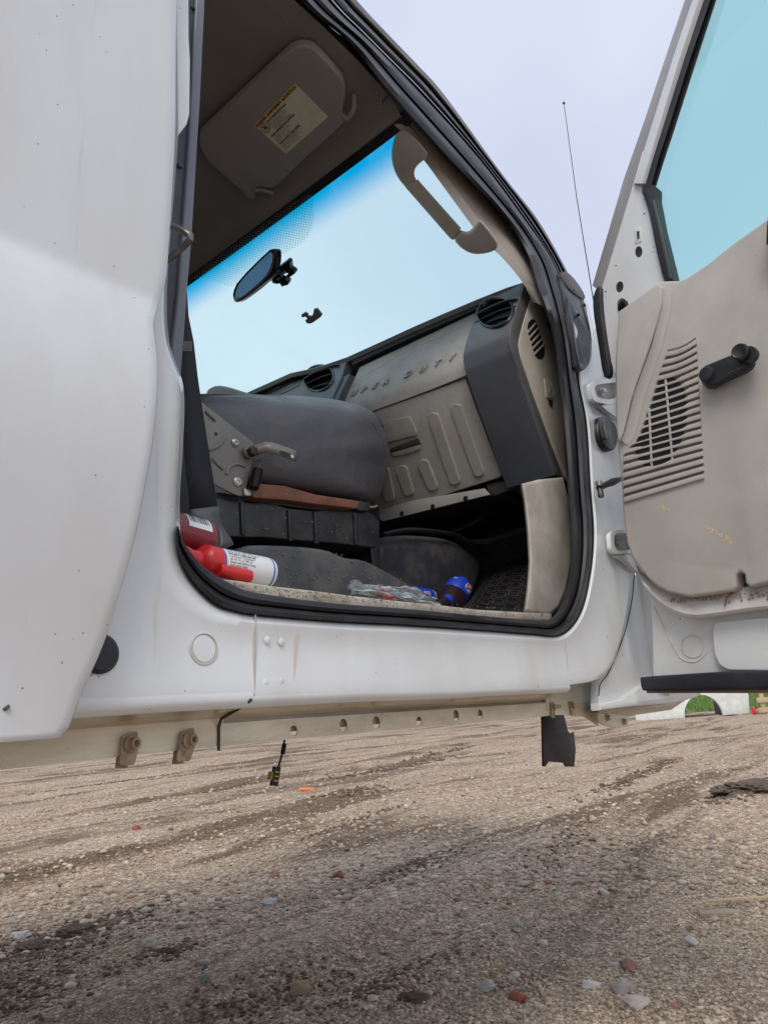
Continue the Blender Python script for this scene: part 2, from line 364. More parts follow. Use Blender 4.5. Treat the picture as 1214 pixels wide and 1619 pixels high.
def groundmat():
    b = NB('gravelly_dirt'); n1 = b.noise(1.3, 9, .62, (.35, 1, 1), dist=.3); n2 = b.noise(24, 8, .7); n3 = b.noise(1.1, 7, .6, (.28, 1.5, 1), dist=.8)
    c = b.ramp(n1, [(.34, (.40, .315, .235)), (.5, (.60, .50, .39)), (.68, (.74, .65, .53))])
    c = b.mix(.5, c, b.ramp(n2, [(.3, (.34, .26, .185)), (.5, (.62, .52, .41)), (.72, (.80, .71, .60))]))
    dk = b.ramp(n3, [(.50, 0.), (.60, 1.)]); c = b.mix(b.math('MULTIPLY', dk, .8), c, (.17, .12, .08))
    vs_ = b.n('ShaderNodeVectorMath', operation='DISTANCE'); b.l(b.c, vs_.inputs[0]); vs_.inputs[1].default_value = DARKSPOT; dd = b.math('ADD', vs_.outputs['Value'], b.math('MULTIPLY', b.noise(4, 6, .7), .9)); c = b.mix(b.math('MULTIPLY', b.ramp(dd, [(.50, 1.), (.85, 0.)]), .55), c, (.15, .11, .08))
    st = b.ramp(b.noise(5, 9, .7, (.16, 1.6, 1)), [(.56, 0.), (.66, .6)]); c = b.mix(st, c, (.13, .10, .08))
    hsum = None; c = b.mix(1., c, (.97, .905, .845), 'MULTIPLY')
    for s_, lo, hi, amt in ((34, .60, 1.5, .45), (85, .50, 1.75, .7), (190, .5, 1.8, .7)):
        v = b.n('ShaderNodeTexVoronoi'); v.inputs['Scale'].default_value = s_; b.l(b.c, v.inputs['Vector'])
        rr_ = b.sep(v.outputs['Color']); k = b.ramp(rr_[0], [(0., lo), (.5, (lo + hi) / 2.05), (1., hi)]); edge_ = b.ramp(v.outputs['Distance'], [(.25, 1.), (.62, .55)])
        c = b.mix(amt, c, b.mix(1., b.mix(1., c, k, 'MULTIPLY'), edge_, 'MULTIPLY'))
        hs_ = b.math('MULTIPLY', b.math('SUBTRACT', 1., v.outputs['Distance']), rr_[1]); hsum = hs_ if hsum is None else b.math('ADD', hsum, b.math('MULTIPLY', hs_, 34 / s_))
    b.l(c, b.b.inputs['Base Color']); b.b.inputs['Roughness'].default_value = .95; b.b.inputs['Specular IOR Level'].default_value = .15
    b.bump(b.math('ADD', b.math('ADD', b.noise(60, 8, .75), n2), hsum), .55, .006); return b.m
GROUND = groundmat()
def stonemat():
    b = NB('mixed_gravel'); g = b.n('ShaderNodeNewGeometry'); r = g.outputs['Random Per Island']
    x = b.n('ShaderNodeValToRGB'); x.color_ramp.interpolation = 'CONSTANT'; e = x.color_ramp.elements
    cs = [(.54, .47, .385), (.38, .32, .255), (.62, .56, .48), (.30, .265, .23), (.66, .62, .54), (.48, .39, .30), (.42, .415, .405), (.56, .50, .42), (.76, .73, .67), (.33, .17, .11), (.44, .30, .21), (.18, .145, .12)]
    ps = [0, .18, .32, .46, .53, .62, .72, .81, .93, .945, .96, .97]
    while len(e) < len(cs): e.new(.5)
    for i, (p, c) in enumerate(zip(ps, cs)): e[i].position = p; e[i].color = (*c, 1)
    b.l(r, x.inputs[0]); c = b.mix(b.ramp(b.noise(90, 4), [(.3, .0), (.8, .5)]), x.outputs[0], (.36, .28, .205)); c = b.mix(1., c, (.95, .89, .83), 'MULTIPLY'); b.l(c, b.b.inputs['Base Color']); b.b.inputs['Roughness'].default_value = .9; return b.m
GRAVEL = stonemat()
def stone(c): return simple('stone_%d' % int(c[0] * 1000 + c[2] * 77), c, .85, dirt=(.18, .13, .09), amt=.5, ds=30, grain=120, gb=.8, var=.2)

# ------------------------------------------------------------------ ground
def vn(x, y, s, seed=0):                       # vectorised value noise
    x = x * s + seed * 17.3; y = y * s + seed * 9.1; xi = np.floor(x); yi = np.floor(y); fx = x - xi; fy = y - yi
    fx = fx * fx * (3 - 2 * fx); fy = fy * fy * (3 - 2 * fy)
    h = lambda a, b: np.modf(np.abs(np.sin(a * 127.1 + b * 311.7 + seed) * 43758.5453))[0]
    return (h(xi, yi) * (1 - fx) + h(xi + 1, yi) * fx) * (1 - fy) + (h(xi, yi + 1) * (1 - fx) + h(xi + 1, yi + 1) * fx) * fy
def gh(x, y):
    h = (vn(x, y, .35, 1) - .5) * .05 + (vn(x * .5, y, 1.8, 2) - .5) * .026 + (vn(x * .6, y, 5, 3) - .5) * .018 + (vn(x, y, 14, 4) - .5) * .010 + (vn(x, y, 40, 5) - .5) * .005
    u = y - .10 * x                            # wheel ruts running along the truck
    for c, a, wd in ((.85, .030, .15), (3.4, .034, .2), (5.8, .040, .25), (9.6, .045, .28)):
        d = (u - c - .12 * np.sin(x * .7 + c)) / wd; h = h - a * np.exp(-d * d) + a * .7 * np.exp(-(np.abs(d) - 1.7) ** 2 * 2.5) + .35 * a * np.exp(-d * d) * np.sign(np.sin(x * 55 + u * 20)) * .25
    rr = np.sqrt((x - .3) ** 2 + (y + .1) ** 2); h = h + .02 * np.exp(-((x - .28) ** 2 * 14 + (y - .55) ** 2 * 10)) * (vn(x, y, 22, 8))
    return h - .0
def mesh_np(name, co, faces, mat, sharp=None):
    me = bpy.data.meshes.new(name); nf, k = faces.shape
    me.vertices.add(len(co)); me.vertices.foreach_set('co', co.astype('f').ravel()); me.loops.add(nf * k); me.loops.foreach_set('vertex_index', faces.astype('i').ravel())
    me.polygons.add(nf); me.polygons.foreach_set('loop_start', np.arange(0, nf * k, k, dtype='i')); me.polygons.foreach_set('loop_total', np.full(nf, k, 'i'))
    me.update(); me.validate(); o = link(name, me, mat, None, None)
    if sharp: me.polygons.foreach_set('use_smooth', [True] * nf)
    return o
rs = np.concatenate([[0.02], np.geomspace(.35, 30, 420), np.geomspace(34, 900, 24)]); ca = R(40)
an = np.concatenate([ca + R(40) * np.linspace(-1, 1, 420), ca + R(40) + np.linspace(R(2), 2 * math.pi - R(82), 60)])
RR, AA = np.meshgrid(rs, an, indexing='ij'); GX = RR * np.cos(AA); GY = RR * np.sin(AA) - .65
gz = gh(GX, GY) * np.clip(1.4 - RR / 40, 0, 1) - CAMZ
idx = np.arange(RR.size).reshape(RR.shape); nx = np.roll(idx, -1, axis=1)
fc = np.stack([idx[:-1], nx[:-1], nx[1:], idx[1:]], -1).reshape(-1, 4)
g = mesh_np('ground', np.stack([GX, GY, gz], -1).reshape(-1, 3), fc[:, ::-1], GROUND, True); tag(g, kind='structure')
ico = bmesh.new(); bmesh.ops.create_icosphere(ico, subdivisions=1, radius=1); IV = np.array([v.co[:] for v in ico.verts]); IF = np.array([[v.index for v in f.verts] for f in ico.faces]); ico.free()
def stones(name, n, r0, r1, s0, s1, ex=1.6, half=36):
    r = np.exp(rng.uniform(math.log(r0), math.log(r1), n)); a = ca + R(half) * rng.uniform(-1, 1, n); x = r * np.cos(a); y = r * np.sin(a) - .65
    s = s0 + (s1 - s0) * rng.uniform(0, 1, n) ** ex
    keep = vn(x * .5, y, 1.9, 9) + .35 * vn(x, y, 7, 5) > .38 * rng.uniform(.6, 1.4, n); x, y, s = x[keep], y[keep], s[keep]; n = len(x)
    sc3 = np.stack([s * rng.uniform(.7, 1.3, n), s * rng.uniform(.7, 1.3, n), s * rng.uniform(.4, .8, n)], -1)
    jit = rng.uniform(.55, 1.25, (n, 12, 1)); v = IV[None] * jit * sc3[:, None]; th = rng.uniform(0, 6.28, n); c_, s_ = np.cos(th)[:, None], np.sin(th)[:, None]
    X = v[..., 0] * c_ - v[..., 1] * s_ + x[:, None]; Y = v[..., 0] * s_ + v[..., 1] * c_ + y[:, None]; Z = v[..., 2] + (gh(x, y) - CAMZ + s * .18)[:, None]
    F_ = (IF[None] + (np.arange(n) * 12)[:, None, None]).reshape(-1, 3)
    return np.stack([X, Y, Z], -1).reshape(-1, 3), F_
parts = [stones('a', 62000, 1.25, 4.6, .0020, .0072, 1.8), stones('b', 11000, 1.3, 8, .005, .0125, 2.4), stones('c', 16000, 3.2, 18, .006, .024, 2.6), stones('d', 450, 1.4, 6.5, .011, .021, 2)]
co = []; ff = []; k = 0
for c_, f_ in parts: co.append(c_); ff.append(f_ + k); k += len(c_)
def lumps(n, cx, cy, sx, sy, s0, s1, rot=0):
    a = rng.normal(0, 1, n) * sx; b_ = rng.normal(0, 1, n) * sy; x = cx + a * math.cos(rot) - b_ * math.sin(rot); y = cy + a * math.sin(rot) + b_ * math.cos(rot)
    s = s0 + (s1 - s0) * rng.uniform(0, 1, n) ** 2.2; v = IV[None] * rng.uniform(.5, 1.3, (n, 12, 1)) * (s[:, None, None] * np.array([1.1, 1.1, .6])); 
    X = v[..., 0] + x[:, None]; Y = v[..., 1] + y[:, None]; Z = v[..., 2] + (gh(x, y) - CAMZ + s * .2)[:, None]
    return np.stack([X, Y, Z], -1).reshape(-1, 3), (IF[None] + (np.arange(n) * 12)[:, None, None]).reshape(-1, 3)
def LP(px, n, wx, wy, s0, s1, rot=0):
    v = PZ(-CAMZ)(px); return lumps(n, v.x, v.y, wx * 1.29, wy * 1.29, s0 * 1.1, s1 * 1.1, rot)
dl = [LP((70, 1490), 900, .16, .10, .003, .014), LP((150, 1462), 500, .14, .035, .003, .012, .2), LP((20, 1560), 500, .10, .10, .003, .012), LP((260, 1500), 160, .06, .03, .003, .012), LP((700, 1190), 900, .5, .10, .006, .03, .25), LP((620, 1215), 500, .6, .06, .006, .025, .1),
      LP((560, 1256), 260, .2, .05, .006, .02), LP((1000, 1230), 420, .55, .05, .005, .022, .15), LP((1170, 1256), 500, .25, .06, .005, .02), LP((180, 1238), 420, .5, .05, .005, .02, .1), LP((330, 1250), 300, .35, .03, .004, .018, .15), LP((660, 1365), 260, .22, .035, .003, .012),
      LP((620, 1540), 420, .12, .05, .003, .010), LP((560, 1300), 240, .3, .03, .004, .014, .15), LP((420, 1560), 360, .14, .05, .002, .009), LP((900, 1330), 240, .35, .03, .003, .012, .2)]
co2 = []; ff2 = []; k = 0
for c_, f_ in dl: co2.append(c_); ff2.append(f_ + k); k += len(c_)
o = mesh_np('crumbled_dirt', np.concatenate(co2), np.concatenate(ff2), simple('crumbled_dark_dirt', (.13, .092, .064), .95, grain=80, gb=.8, var=.35, dirt=(.26, .20, .15), amt=.6, ds=12)); tag(o, 'dark crumbled dirt thrown up along the wheel tracks', 'dirt', kind='stuff')
gr = mesh_np('gravel', np.concatenate(co), np.concatenate(ff), GRAVEL); tag(gr, 'loose mixed gravel scattered over the dirt yard', 'gravel', kind='stuff')
def gpos(p):                                   # a point on the yard
    v = PZ(-CAMZ)(p); v.z = float(gh(np.array([v.x]), np.array([v.y]))[0]) - CAMZ; return v
def rock(name, p, wpx, c, label, flat=.55, asp=1.2, cat='stone', group='larger stones lying on the gravel', seed=0):
    v = gpos(p); d = (v - EYE).length; s = wpx / F * d / 2
    bm = bmesh.new(); bmesh.ops.create_icosphere(bm, subdivisions=3, radius=1)
    for q in bm.verts:
        n_ = mn.noise(q.co * 1.3 + Vector((seed * 3.1, 0, 0))) * .45 + mn.noise(q.co * 3 + Vector((seed, 5, 0))) * .22 + mn.noise(q.co * 9) * .06
        q.co *= 1 + n_; q.co = Vector((q.co.x * s, q.co.y * s / asp, q.co.z * s * flat))
    bmesh.ops.rotate(bm, verts=bm.verts, cent=(0, 0, 0), matrix=Matrix.Rotation(R(-50) + seed * .3, 3, 'Z'))
    bmesh.ops.translate(bm, verts=bm.verts, vec=v + Vector((0, 0, s * flat * .45)))
    o = bmo(name, bm, stone(c), None, 50); base(o); return tag(o, label, cat, group)
for i, a in enumerate([
    ((238, 1490), 17, (.46, .43, .33), 'cream egg-shaped pebble on dark crumbly dirt at lower left', .8),
    ((325, 1556), 16, (.22, .22, .20), 'dark grey pebble in front of the cream egg-shaped pebble', .7),
    ((428, 1419), 24, (.40, .42, .42), 'pale grey flat stone on dirt below the hanging cable', .3),
    ((32, 1478), 26, (.50, .49, .46), 'whitish flat stone beside dark dirt at the left edge of the yard', .35),
    ((817, 1461), 15, (.42, .41, .31), 'olive-cream round pebble alone in the middle of the yard', .85),
    ((993, 1521), 24, (.32, .17, .14), 'dull pink angular stone beside a pale green flat stone', .6),
    ((970, 1518), 20, (.42, .44, .38), 'pale green flat stone left of the dull pink angular stone', .3),
    ((817, 1569), 25, (.25, .07, .035), 'dark red brick fragment among gravel at bottom of the yard', .5),
    ((935, 1554), 24, (.62, .59, .54), 'white flat stone between the red brick fragment and the two big pale stones', .35),
    ((980, 1562), 26, (.36, .33, .30), 'grey-brown rounded stone just right of the white flat stone', .7),
    ((1006, 1588), 30, (.48, .42, .37), 'large pinkish pale stone nearest the bottom right of the yard', .6),
    ((768, 1555), 22, (.42, .40, .36), 'light grey rounded stone left of the red brick fragment', .6),
    ((812, 1537), 16, (.50, .48, .43), 'small cream pebble behind the red brick fragment', .6),
    ((475, 1546), 28, (.34, .25, .16), 'tan rough lump of rock in lower left gravel', .6),
    ((535, 1380), 18, (.26, .09, .06), 'small red brick chip lying on bare dirt left of the middle', .6),
    ((216, 1313), 12, (.36, .07, .05), 'bright red brick chip on pale gravel at far left', .6),
    ((1090, 1480), 22, (.50, .47, .43), 'pale rounded stone below the wooden slab at the right', .5),
    ((490, 1363), 14, (.30, .31, .32), 'blue-grey chip behind the pale grey flat stone', .4)]):
    rock('stone' if 'brick' not in a[3] else 'brick_fragment', a[0], a[1], a[2], a[3], a[4], 1.25, 'stone', 'larger stones lying on the gravel', i)
def clod(px, wpx, label, seed, hgt=.28):
    v = gpos(px); d = (v - EYE).length; s = wpx / F * d / 2; bm = bmesh.new(); bmesh.ops.create_icosphere(bm, subdivisions=5, radius=1)
    for q in bm.verts:
        n_ = 1 + .28 * mn.noise(q.co * 2.2 + Vector((seed, 0, 0))) + .2 * mn.noise(q.co * 7) + .12 * mn.noise(q.co * 17); q.co = Vector((q.co.x * s, q.co.y * s * .6, q.co.z * s * hgt)) * n_
    bmesh.ops.rotate(bm, verts=bm.verts, cent=(0, 0, 0), matrix=Matrix.Rotation(R(-48), 3, 'Z')); bmesh.ops.translate(bm, verts=bm.verts, vec=v)
    o = bmo('dirt_clod', bm, simple('dark_wet_dirt', (.10, .072, .052), .95, grain=60, gb=1, var=.35, dirt=(.22, .17, .13), amt=.5, ds=30), None, 60); base(o); return tag(o, label, 'dirt clod', 'dark lumps of dirt')
clod((1190, 1256), 100, 'wide dark mound of churned dirt at the right edge of the yard', 1, .22)
clod((120, 1468), 52, 'dark lump of churned dirt in the left foreground', 2, .3)
clod((60, 1490), 60, 'darkest lump of churned dirt nearest the left edge', 5, .3)
clod((262, 1500), 26, 'small black clod beside the cream egg-shaped pebble', 3, .5)
clod((650, 1575), 42, 'dark clod of dirt in the gravel at bottom middle', 4, .35)
v = gpos((1140, 1436)); o = slab3('wood_slab', [v + Vector(q) for q in ((-.075, .05, .008), (-.05, .0, .010), (.0, -.065, .009), (.022, -.07, .006), (.03, -.03, .010), (.012, .0, .012), (-.035, .065, .007))], (0, 0, -.015), simple('weathered_wood', (.33, .27, .20), .8, grain=120, gb=.5), None, .003); base(o); tag(o, 'flat tan slab of weathered wood half buried in gravel at right', 'wood')
v = gpos((1175, 1427)); o = slab3('wood_splinter', [v + Vector(q) for q in ((-.10, .09, .02), (.06, -.10, .02), (.065, -.093, .02), (-.09, .098, .02))], (0, 0, -.006), simple('yellow_wood', (.52, .38, .22), .7), None, .001); base(o); tag(o, 'long thin yellow wood splinter beside the tan slab', 'splinter')
v = gpos((485, 1251)); o = slab3('plastic_scrap', [v + Vector(q) for q in ((-.05, .06, .03), (-.02, .075, .035), (.05, -.03, .03), (.06, -.06, .02), (.0, -.04, .03))], (0, 0, -.02), simple('orange_plastic', (.85, .22, .05), .4), None, .004); base(o); tag(o, 'bright orange plastic scrap on the dirt right of the hanging cable', 'scrap')
# grass beyond the yard
gb_ = []; gf = []; ng = 26000
r = np.exp(rng.uniform(math.log(24), math.log(90), ng)); a = rng.uniform(R(-5), R(24), ng); x = r * np.cos(a); y = r * np.sin(a) - .65; hh = rng.uniform(.08, .25, ng); th = rng.uniform(0, 6.28, ng); ww = .02 + r * .0012
A_ = np.stack([x - np.cos(th) * ww, y - np.sin(th) * ww, np.full(ng, -CAMZ - .02)], -1); B_ = np.stack([x + np.cos(th) * ww, y + np.sin(th) * ww, np.full(ng, -CAMZ - .02)], -1); C_ = np.stack([x + rng.normal(0, .04, ng), y + rng.normal(0, .04, ng), hh - CAMZ], -1)
o = mesh_np('grass', np.stack([A_, B_, C_], 1).reshape(-1, 3), np.arange(ng * 3).reshape(-1, 3), simple('spring_grass', (.13, .23, .05), .7, var=.35)); tag(o, 'bright green grass along the far side of the yard', 'grass', kind='stuff')

# ------------------------------------------------------------------ far salvaged truck bed and odds and ends
def far(dx): return lambda p: hit(p, (dx, 0, 0), (.737, .624, 0))
d0 = 15.8
bed = empty('salvaged_truck_bed', PZ(-CAMZ)((1112, 1133)), 'white truck bed with a wheel arch resting on the ground far behind the open door', 'truck bed')
q0 = PZ(-CAMZ)((1112, 1133)); KB = (q0 - EYE).dot(Vector((.763, .646, 0))) / 12.2 * .90; ux = Vector((.646, -.763, 0)); uy = Vector((.763, .646, 0)); s_ = .0106
def bp(x, z, off=0): return Vector((q0.x, q0.y, -CAMZ)) + ux * x * KB + uy * off + Vector((0, 0, z * KB))
arch = [(.34 * math.cos(t) , .37 * math.sin(t)) for t in [math.pi * k / 14 for k in range(15)]]
side = [(-1.2, .0), (-.34, 0)] + [(-c[0], c[1]) for c in arch][1:-1] + [(.34, 0), (.82, 0), (.86, .3), (.84, .62), (-1.2, .62)]
for off in (0, 1.5):
    o = slab3('bedside', [bp(x, z, off) for x, z in (side if off == 0 else [(-1.2, .38), (.84, .38), (.84, .62), (-1.2, .62)])], uy * .04, simple('pale_green_white_paint', (.78, .82, .78), .4, dirt=(.4, .38, .3), amt=.15), bed, .008)
slab3('bed_floor', [bp(-1.2, .40, .04), bp(.84, .40, .04), bp(.84, .40, 1.5), bp(-1.2, .40, 1.5)], (0, 0, .03), BLACK, bed)
slab3('wheel_house', [bp(.36, 0, .05), bp(.36, .39, .05), bp(.36, .39, .5), bp(.36, 0, .5)], ux * .02, BLACK, bed)
tube('arch_lip', [bp(-x * 1.04, z * 1.04, -.01) for x, z in arch], .018, WHITE, bed, 8)
q1 = PZ(-CAMZ)((1199, 1129))
def cr_(x, y, z): return q1 + ux * x * 1.29 + uy * y * 1.29 + Vector((0, 0, z * 1.29 - q1.z - CAMZ))
o = empty('wooden_pallet', q1, 'pale wooden pallet frame standing right of the far truck bed', 'pallet'); WOOD = simple('pale_pallet_wood', (.52, .40, .24), .8)
for x in (.08, .34): slab3('post', [cr_(x, 0, 0), cr_(x + .07, 0, 0), cr_(x + .07, 0, .5), cr_(x, 0, .5)], uy * .07, WOOD, o, .004)
for z in (.02, .2, .40): slab3('board', [cr_(.0, -.03, z), cr_(.5, -.03, z), cr_(.5, -.03, z + .09), cr_(.0, -.03, z + .09)], uy * .025, WOOD, o, .003)
o = lathe('red_canister', cr_(-.08, .0, .12), (0, 0, 1), [(0, .03), (.02, .05), (.12, .05), (.16, .03), (.18, .02)], REDM, None, 16); base(o); o.location.z = -CAMZ; tag(o, 'small red canister between the far truck bed and the wooden pallet', 'canister')

# ------------------------------------------------------------------ the truck
truck = empty('pickup_truck', (0, 0, -CAMZ), 'white crew cab pickup with its front passenger door wide open', 'truck')
T = truck
# paired outline of the door opening: (outer lip, inner lip), from the A pillar top round the sill to the B pillar
RING = [((425, -125), (385, -125)), ((520, 0), (474, 0)), ((594, 73), (547, 63)), ((669, 150), (613, 145)), ((758, 249), (708, 252)), ((830, 346), (791, 338)), ((874, 410), (830, 398)),
        ((893, 460), (848, 452)), ((905, 530), (872, 520)), ((914, 605), (885, 605)), ((926, 671), (891, 680)), ((932, 770), (898, 770)), ((937, 842), (903, 830)), ((932, 908), (903, 890)), ((916, 971), (894, 938)),
        ((885, 1004), (872, 978)), ((840, 1003), (835, 980)), ((760, 997), (760, 974)), ((640, 989), (640, 963)), ((524, 983), (524, 954)), ((405, 973), (430, 942)), ((375, 968), (385, 933)), ((342, 957), (358, 920)), ((311, 929), (334, 906)),
        ((291, 900), (313, 888)), ((280, 872), (292, 860)), ((280, 852), (286, 845)), ((280.5, 838), (282.5, 832))]
N_ = 190
both = spline([(*a, *b) if False else Vector((*a, b[0])) for a, b in RING], None)
SO = spline([a for a, b in RING], None); SI = spline([b for a, b in RING], None)
def mixp(a, b, t): return tuple(a[k] * (1 - t) + b[k] * t for k in range(2))
def ring_rows(spec): return [[PS(off)(mixp(o_, i_, t)) for o_, i_ in zip(SO, SI)] for t, off in spec]
loft('seal_carrier', ring_rows([(.02, .045), (.5, .05), (.98, .05)]), BLACK, T)
loft('door_seal', ring_rows([(-.03, .035), (0, .012), (.10, .000), (.28, -.004), (.44, .002), (.50, .010), (.56, .003), (.75, .000), (.93, .008), (1.02, .022), (1.04, .06)]), RUBBER, T, 50)
# A pillar outside: sky edge towards the seal
SKY = [(455, -125), (563, 0), (613, 54), (660, 103), (702, 150), (791, 272), (850, 348), (893, 423), (915, 470)]
HL = [(425, -125), (520, 0), (566, 47), (614, 95), (669, 150), (758, 249), (830, 346), (872, 410), (893, 462)]
sk = spline(SKY, 70); hl = spline(HL, 70)
def band(name, spec, m): return loft(name, [[PS(off)(mixp(a, b, t)) for a, b in zip(sk, hl)] for t, off in spec], m, T, 45)
band('seal_backing', [(-.0, .045), (.5, .045), (1.0, .045), (1.1, .05)], BLACK)
band('drip_moulding', [(0, .05), (-.01, .012), (.06, .003), (.20, -.002), (.32, .003), (.37, .016), (.39, .04)], MOULD)
band('pillar_weatherstrip', [(.35, .045), (.40, .012), (.50, .002), (.62, .001), (.76, .006), (.84, .014)], RUBBER_GLOSS)
band('seal_highlight_strip', [(.83, .020), (.855, .003), (.91, .002), (.94, .012)], LINE)  # thin raised strip, its pale colour painting the highlight line along the seal
band('seal_channel', [(.93, .012), (.97, .018), (1.03, .018)], RUBBER)
# black lower end of the weatherstrip with its hook, and the taped moulding end
slab('weatherstrip_end', [(893, 428), (908, 446), (926, 478), (931, 510), (936, 548), (935, 568), (929, 581), (920, 586), (912, 580), (905, 535), (893, 470), (884, 440)], PS(-.010), .02, RUBBER_GLOSS, T, .004, 3, smooth=1)
slab('weatherstrip_lip', [(897, 470), (905, 500), (912, 545), (916, 572), (922, 577), (918, 583), (911, 578), (906, 545), (899, 505)], PS(-.016), .01, BLACK, T, .002)
slab('moulding_end', [(884, 430), (896, 428), (912, 445), (926, 468), (924, 474), (906, 462), (896, 452)], PS(-.014), .012, MOULD, T, .003, smooth=1)
slab('cowl_corner', [(919, 468), (926, 471), (938, 512), (944, 560), (948, 600), (940, 604), (934, 570), (930, 520)], PS(.02), .02, WHITE, T, .003)
for p in ((905, 460), (922, 483), (913, 498)): lathe('trim_pin', PS(-.010)(p), (0, -1, 0), [(0, .004), (.004, .004), (.006, .002)], GLOSSBLACK, T, 10)
# painted body round the opening
oute = [((893, 460), (905, 460)), ((905, 530), (945, 530)), ((914, 605), (962, 600)), ((926, 671), (985, 690)), ((932, 770), (996, 780)), ((937, 842), (1003, 850)), ((932, 908), (1001, 912)), ((916, 971), (988, 985)), ((885, 1004), (960, 1062)),
        ((840, 1003), (900, 1084)), ((760, 997), (780, 1092)), ((640, 989), (650, 1097)), ((524, 983), (524, 1100)), ((405, 973), (403, 1103)), ((375, 968), (340, 1106)), ((342, 957), (250, 1110)), ((309, 927), (170, 1114)), ((290, 896), (80, 1090)), ((281, 862), (60, 1000)), ((278, 820), (60, 900)), ((279, 775), (70, 800)), ((284, 700), (90, 700)), ((285, 612), (110, 610)), ((262, 530), (110, 530)), ((262, 420), (110, 420)), ((275, 250), (110, 250)), ((290, 0), (110, 0)), ((300, -125), (110, -125))]
bi = spline([a for a, b in oute], None); bo = spline([b for a, b in oute], None)
def body_rows(spec): return [[PS(off)(mixp(a, b, t)) for a, b in zip(bi, bo)] for t, off in spec]
bs = loft('body_side', body_rows([(-.03, .05), (-.005, .03), (.0, .012), (.03, .004), (.09, .0), (.16, .0012), (.26, .0035), (.5, .003), (.75, .001), (.93, .0), (.985, .0006), (1., .004), (1.003, .03)]), WHITE, T, 40)
# hinge pillar behind the body lip, and its shadow gap
slab('hinge_pillar', [(930, 520), (944, 520), (962, 545), (992, 600), (1000, 700), (1010, 860), (1002, 920), (960, 1000), (930, 900), (925, 700)], PS(.035), .03, WHITE, T, .003)
# rocker: rolled edge, dirty underside and pinch flange, in two lengths meeting at the seam
def rocker(x0, x1, dy):
    prof = [(.003, .027), (-.0002, .0162), (.0025, .0105), (.0085, .006), (.05, -.001), (.054, -.004), (.055, -.009), (.055, -.0335), (.058, -.0335), (.058, .0)]
    n = max(2, int((x1 - x0) / .03)); xs = [x0 + (x1 - x0) * i / n for i in range(n + 1)]
    under = [[Vector((x, y + dy, z + (.0035 if x < .6 else .0035 - .006 * min(1, (x - .6) / .6)) + .0015 * mn.noise(Vector((x * 5, y * 20, 0))))) for x in xs] for y, z in prof]
    return under
u = rocker(-1.3, .5235, -.0015); loft('rocker_edge', u[:4], WHITE, T, 60); loft('rocker_underside', u[3:6], CREAM_UNDER, T, 60); loft('rocker_flange', u[5:], CREAM, T, 60)
u2 = rocker(.5245, 1.262, 0); loft('rocker_edge', u2[:4], WHITE, T, 60); loft('rocker_underside', u2[3:6], CREAM_UNDER, T, 60)
hole = [((465, 1164), 8), ((543, 1146), 9), ((595, 1142), 9), ((663, 1147), 7), ((721, 1131), 8), ((759, 1129), 7)]
fl = PY(.055)
def fpt(x, z): return Vector((x, .055, z))
# front flange: a plate with its drain holes really cut through
def flange_front():
    bm = bmesh.new(); zs = lambda x: (.0035 if x < .6 else .0035 - .006 * min(1, (x - .6) / .6))
    xs = [.5245 + .85 * i / 30 for i in range(31)]
    outer = [fpt(x, -.009 + zs(x)) for x in xs] + [fpt(x, -.0335 + zs(x)) for x in reversed(xs)]
    loops = [outer]
    for p, r_ in hole:
        c = fl(p); rr = r_ * (c - EYE).length / F * 1.0; z = max(-.024 + zs(c.x), min(-.0185 + zs(c.x), c.z)); loops.append([Vector((c.x + rr * 1.0 * math.cos(t), .055, z + rr * math.sin(t))) for t in [2 * math.pi * k / 16 for k in range(16)]])
    es = []
    for l in loops:
        vs = [bm.verts.new(q) for q in l]; es += [bm.edges.new((vs[i], vs[(i + 1) % len(vs)])) for i in range(len(vs))]
    bmesh.ops.triangle_fill(bm, use_beauty=True, edges=es)
    o = bmo('rocker_flange', bm, CREAM, T, None); m = o.modifiers.new('s', 'SOLIDIFY'); m.thickness = .002; m.offset = 1
    ups = slab3('inner_rocker_flange', [Vector((x, .062, -.003 + zs(x))) for x in (.53, .8, 1.1, 1.37)] + [Vector((x, .062, -.024 + zs(x))) for x in (1.37, 1.1, .8, .53)], (0, .002, 0), CREAM_UNDER, T)
flange_front()
tube('seam_sealer', [PY(.0010)(p) for p in ((404, 972), (404, 1000), (403, 1050), (402, 1098), (400, 1104))], .0011, simple('aged_sealer', (.42, .38, .30), .7), T, 6)
tube('flange_seam', [PY(y)(p) for p, y in (((398, 1106), -.003), ((375, 1122), .015), ((350, 1136), .045), ((346, 1150), .0525), ((346, 1187), .0525))], .0018, simple('dark_seam', (.06, .045, .03), .8), T, 6)
tube('sill_crack', [PY(.0014)(p) for p in ((472, 990), (469, 1010), (466, 1050), (464, 1085))], .0008, simple('rust_run', (.58, .50, .38), .8), T, 5)
tube('sill_crack', [PY(.0014)(p) for p in ((893, 1010), (896, 1040), (898, 1078))], .0004, simple('rust_run_grey', (.45, .42, .38), .8), T, 5)
c = PY(.002)((323, 1026)); lathe('body_plug_recess', c + Vector((0, .002, 0)), (0, -1, 0), [(0, .0175), (.0026, .0172), (.003, .016), (.0005, .0150)], simple('shadowed_dust', (.60, .58, .53), .6), T, 32)
lathe('body_plug', c + Vector((0, .002, 0)), (0, -1, 0), [(0, .0143), (.0022, .0143), (.0032, .0135), (.0034, .001)], WHITE, T, 32)
lathe('rubber_plug', PY(.006)((153, 1035)), (0, -1, 0), [(0, .0185), (.008, .0185), (.012, .015), (.0125, .001)], RUBBER, T, 28)
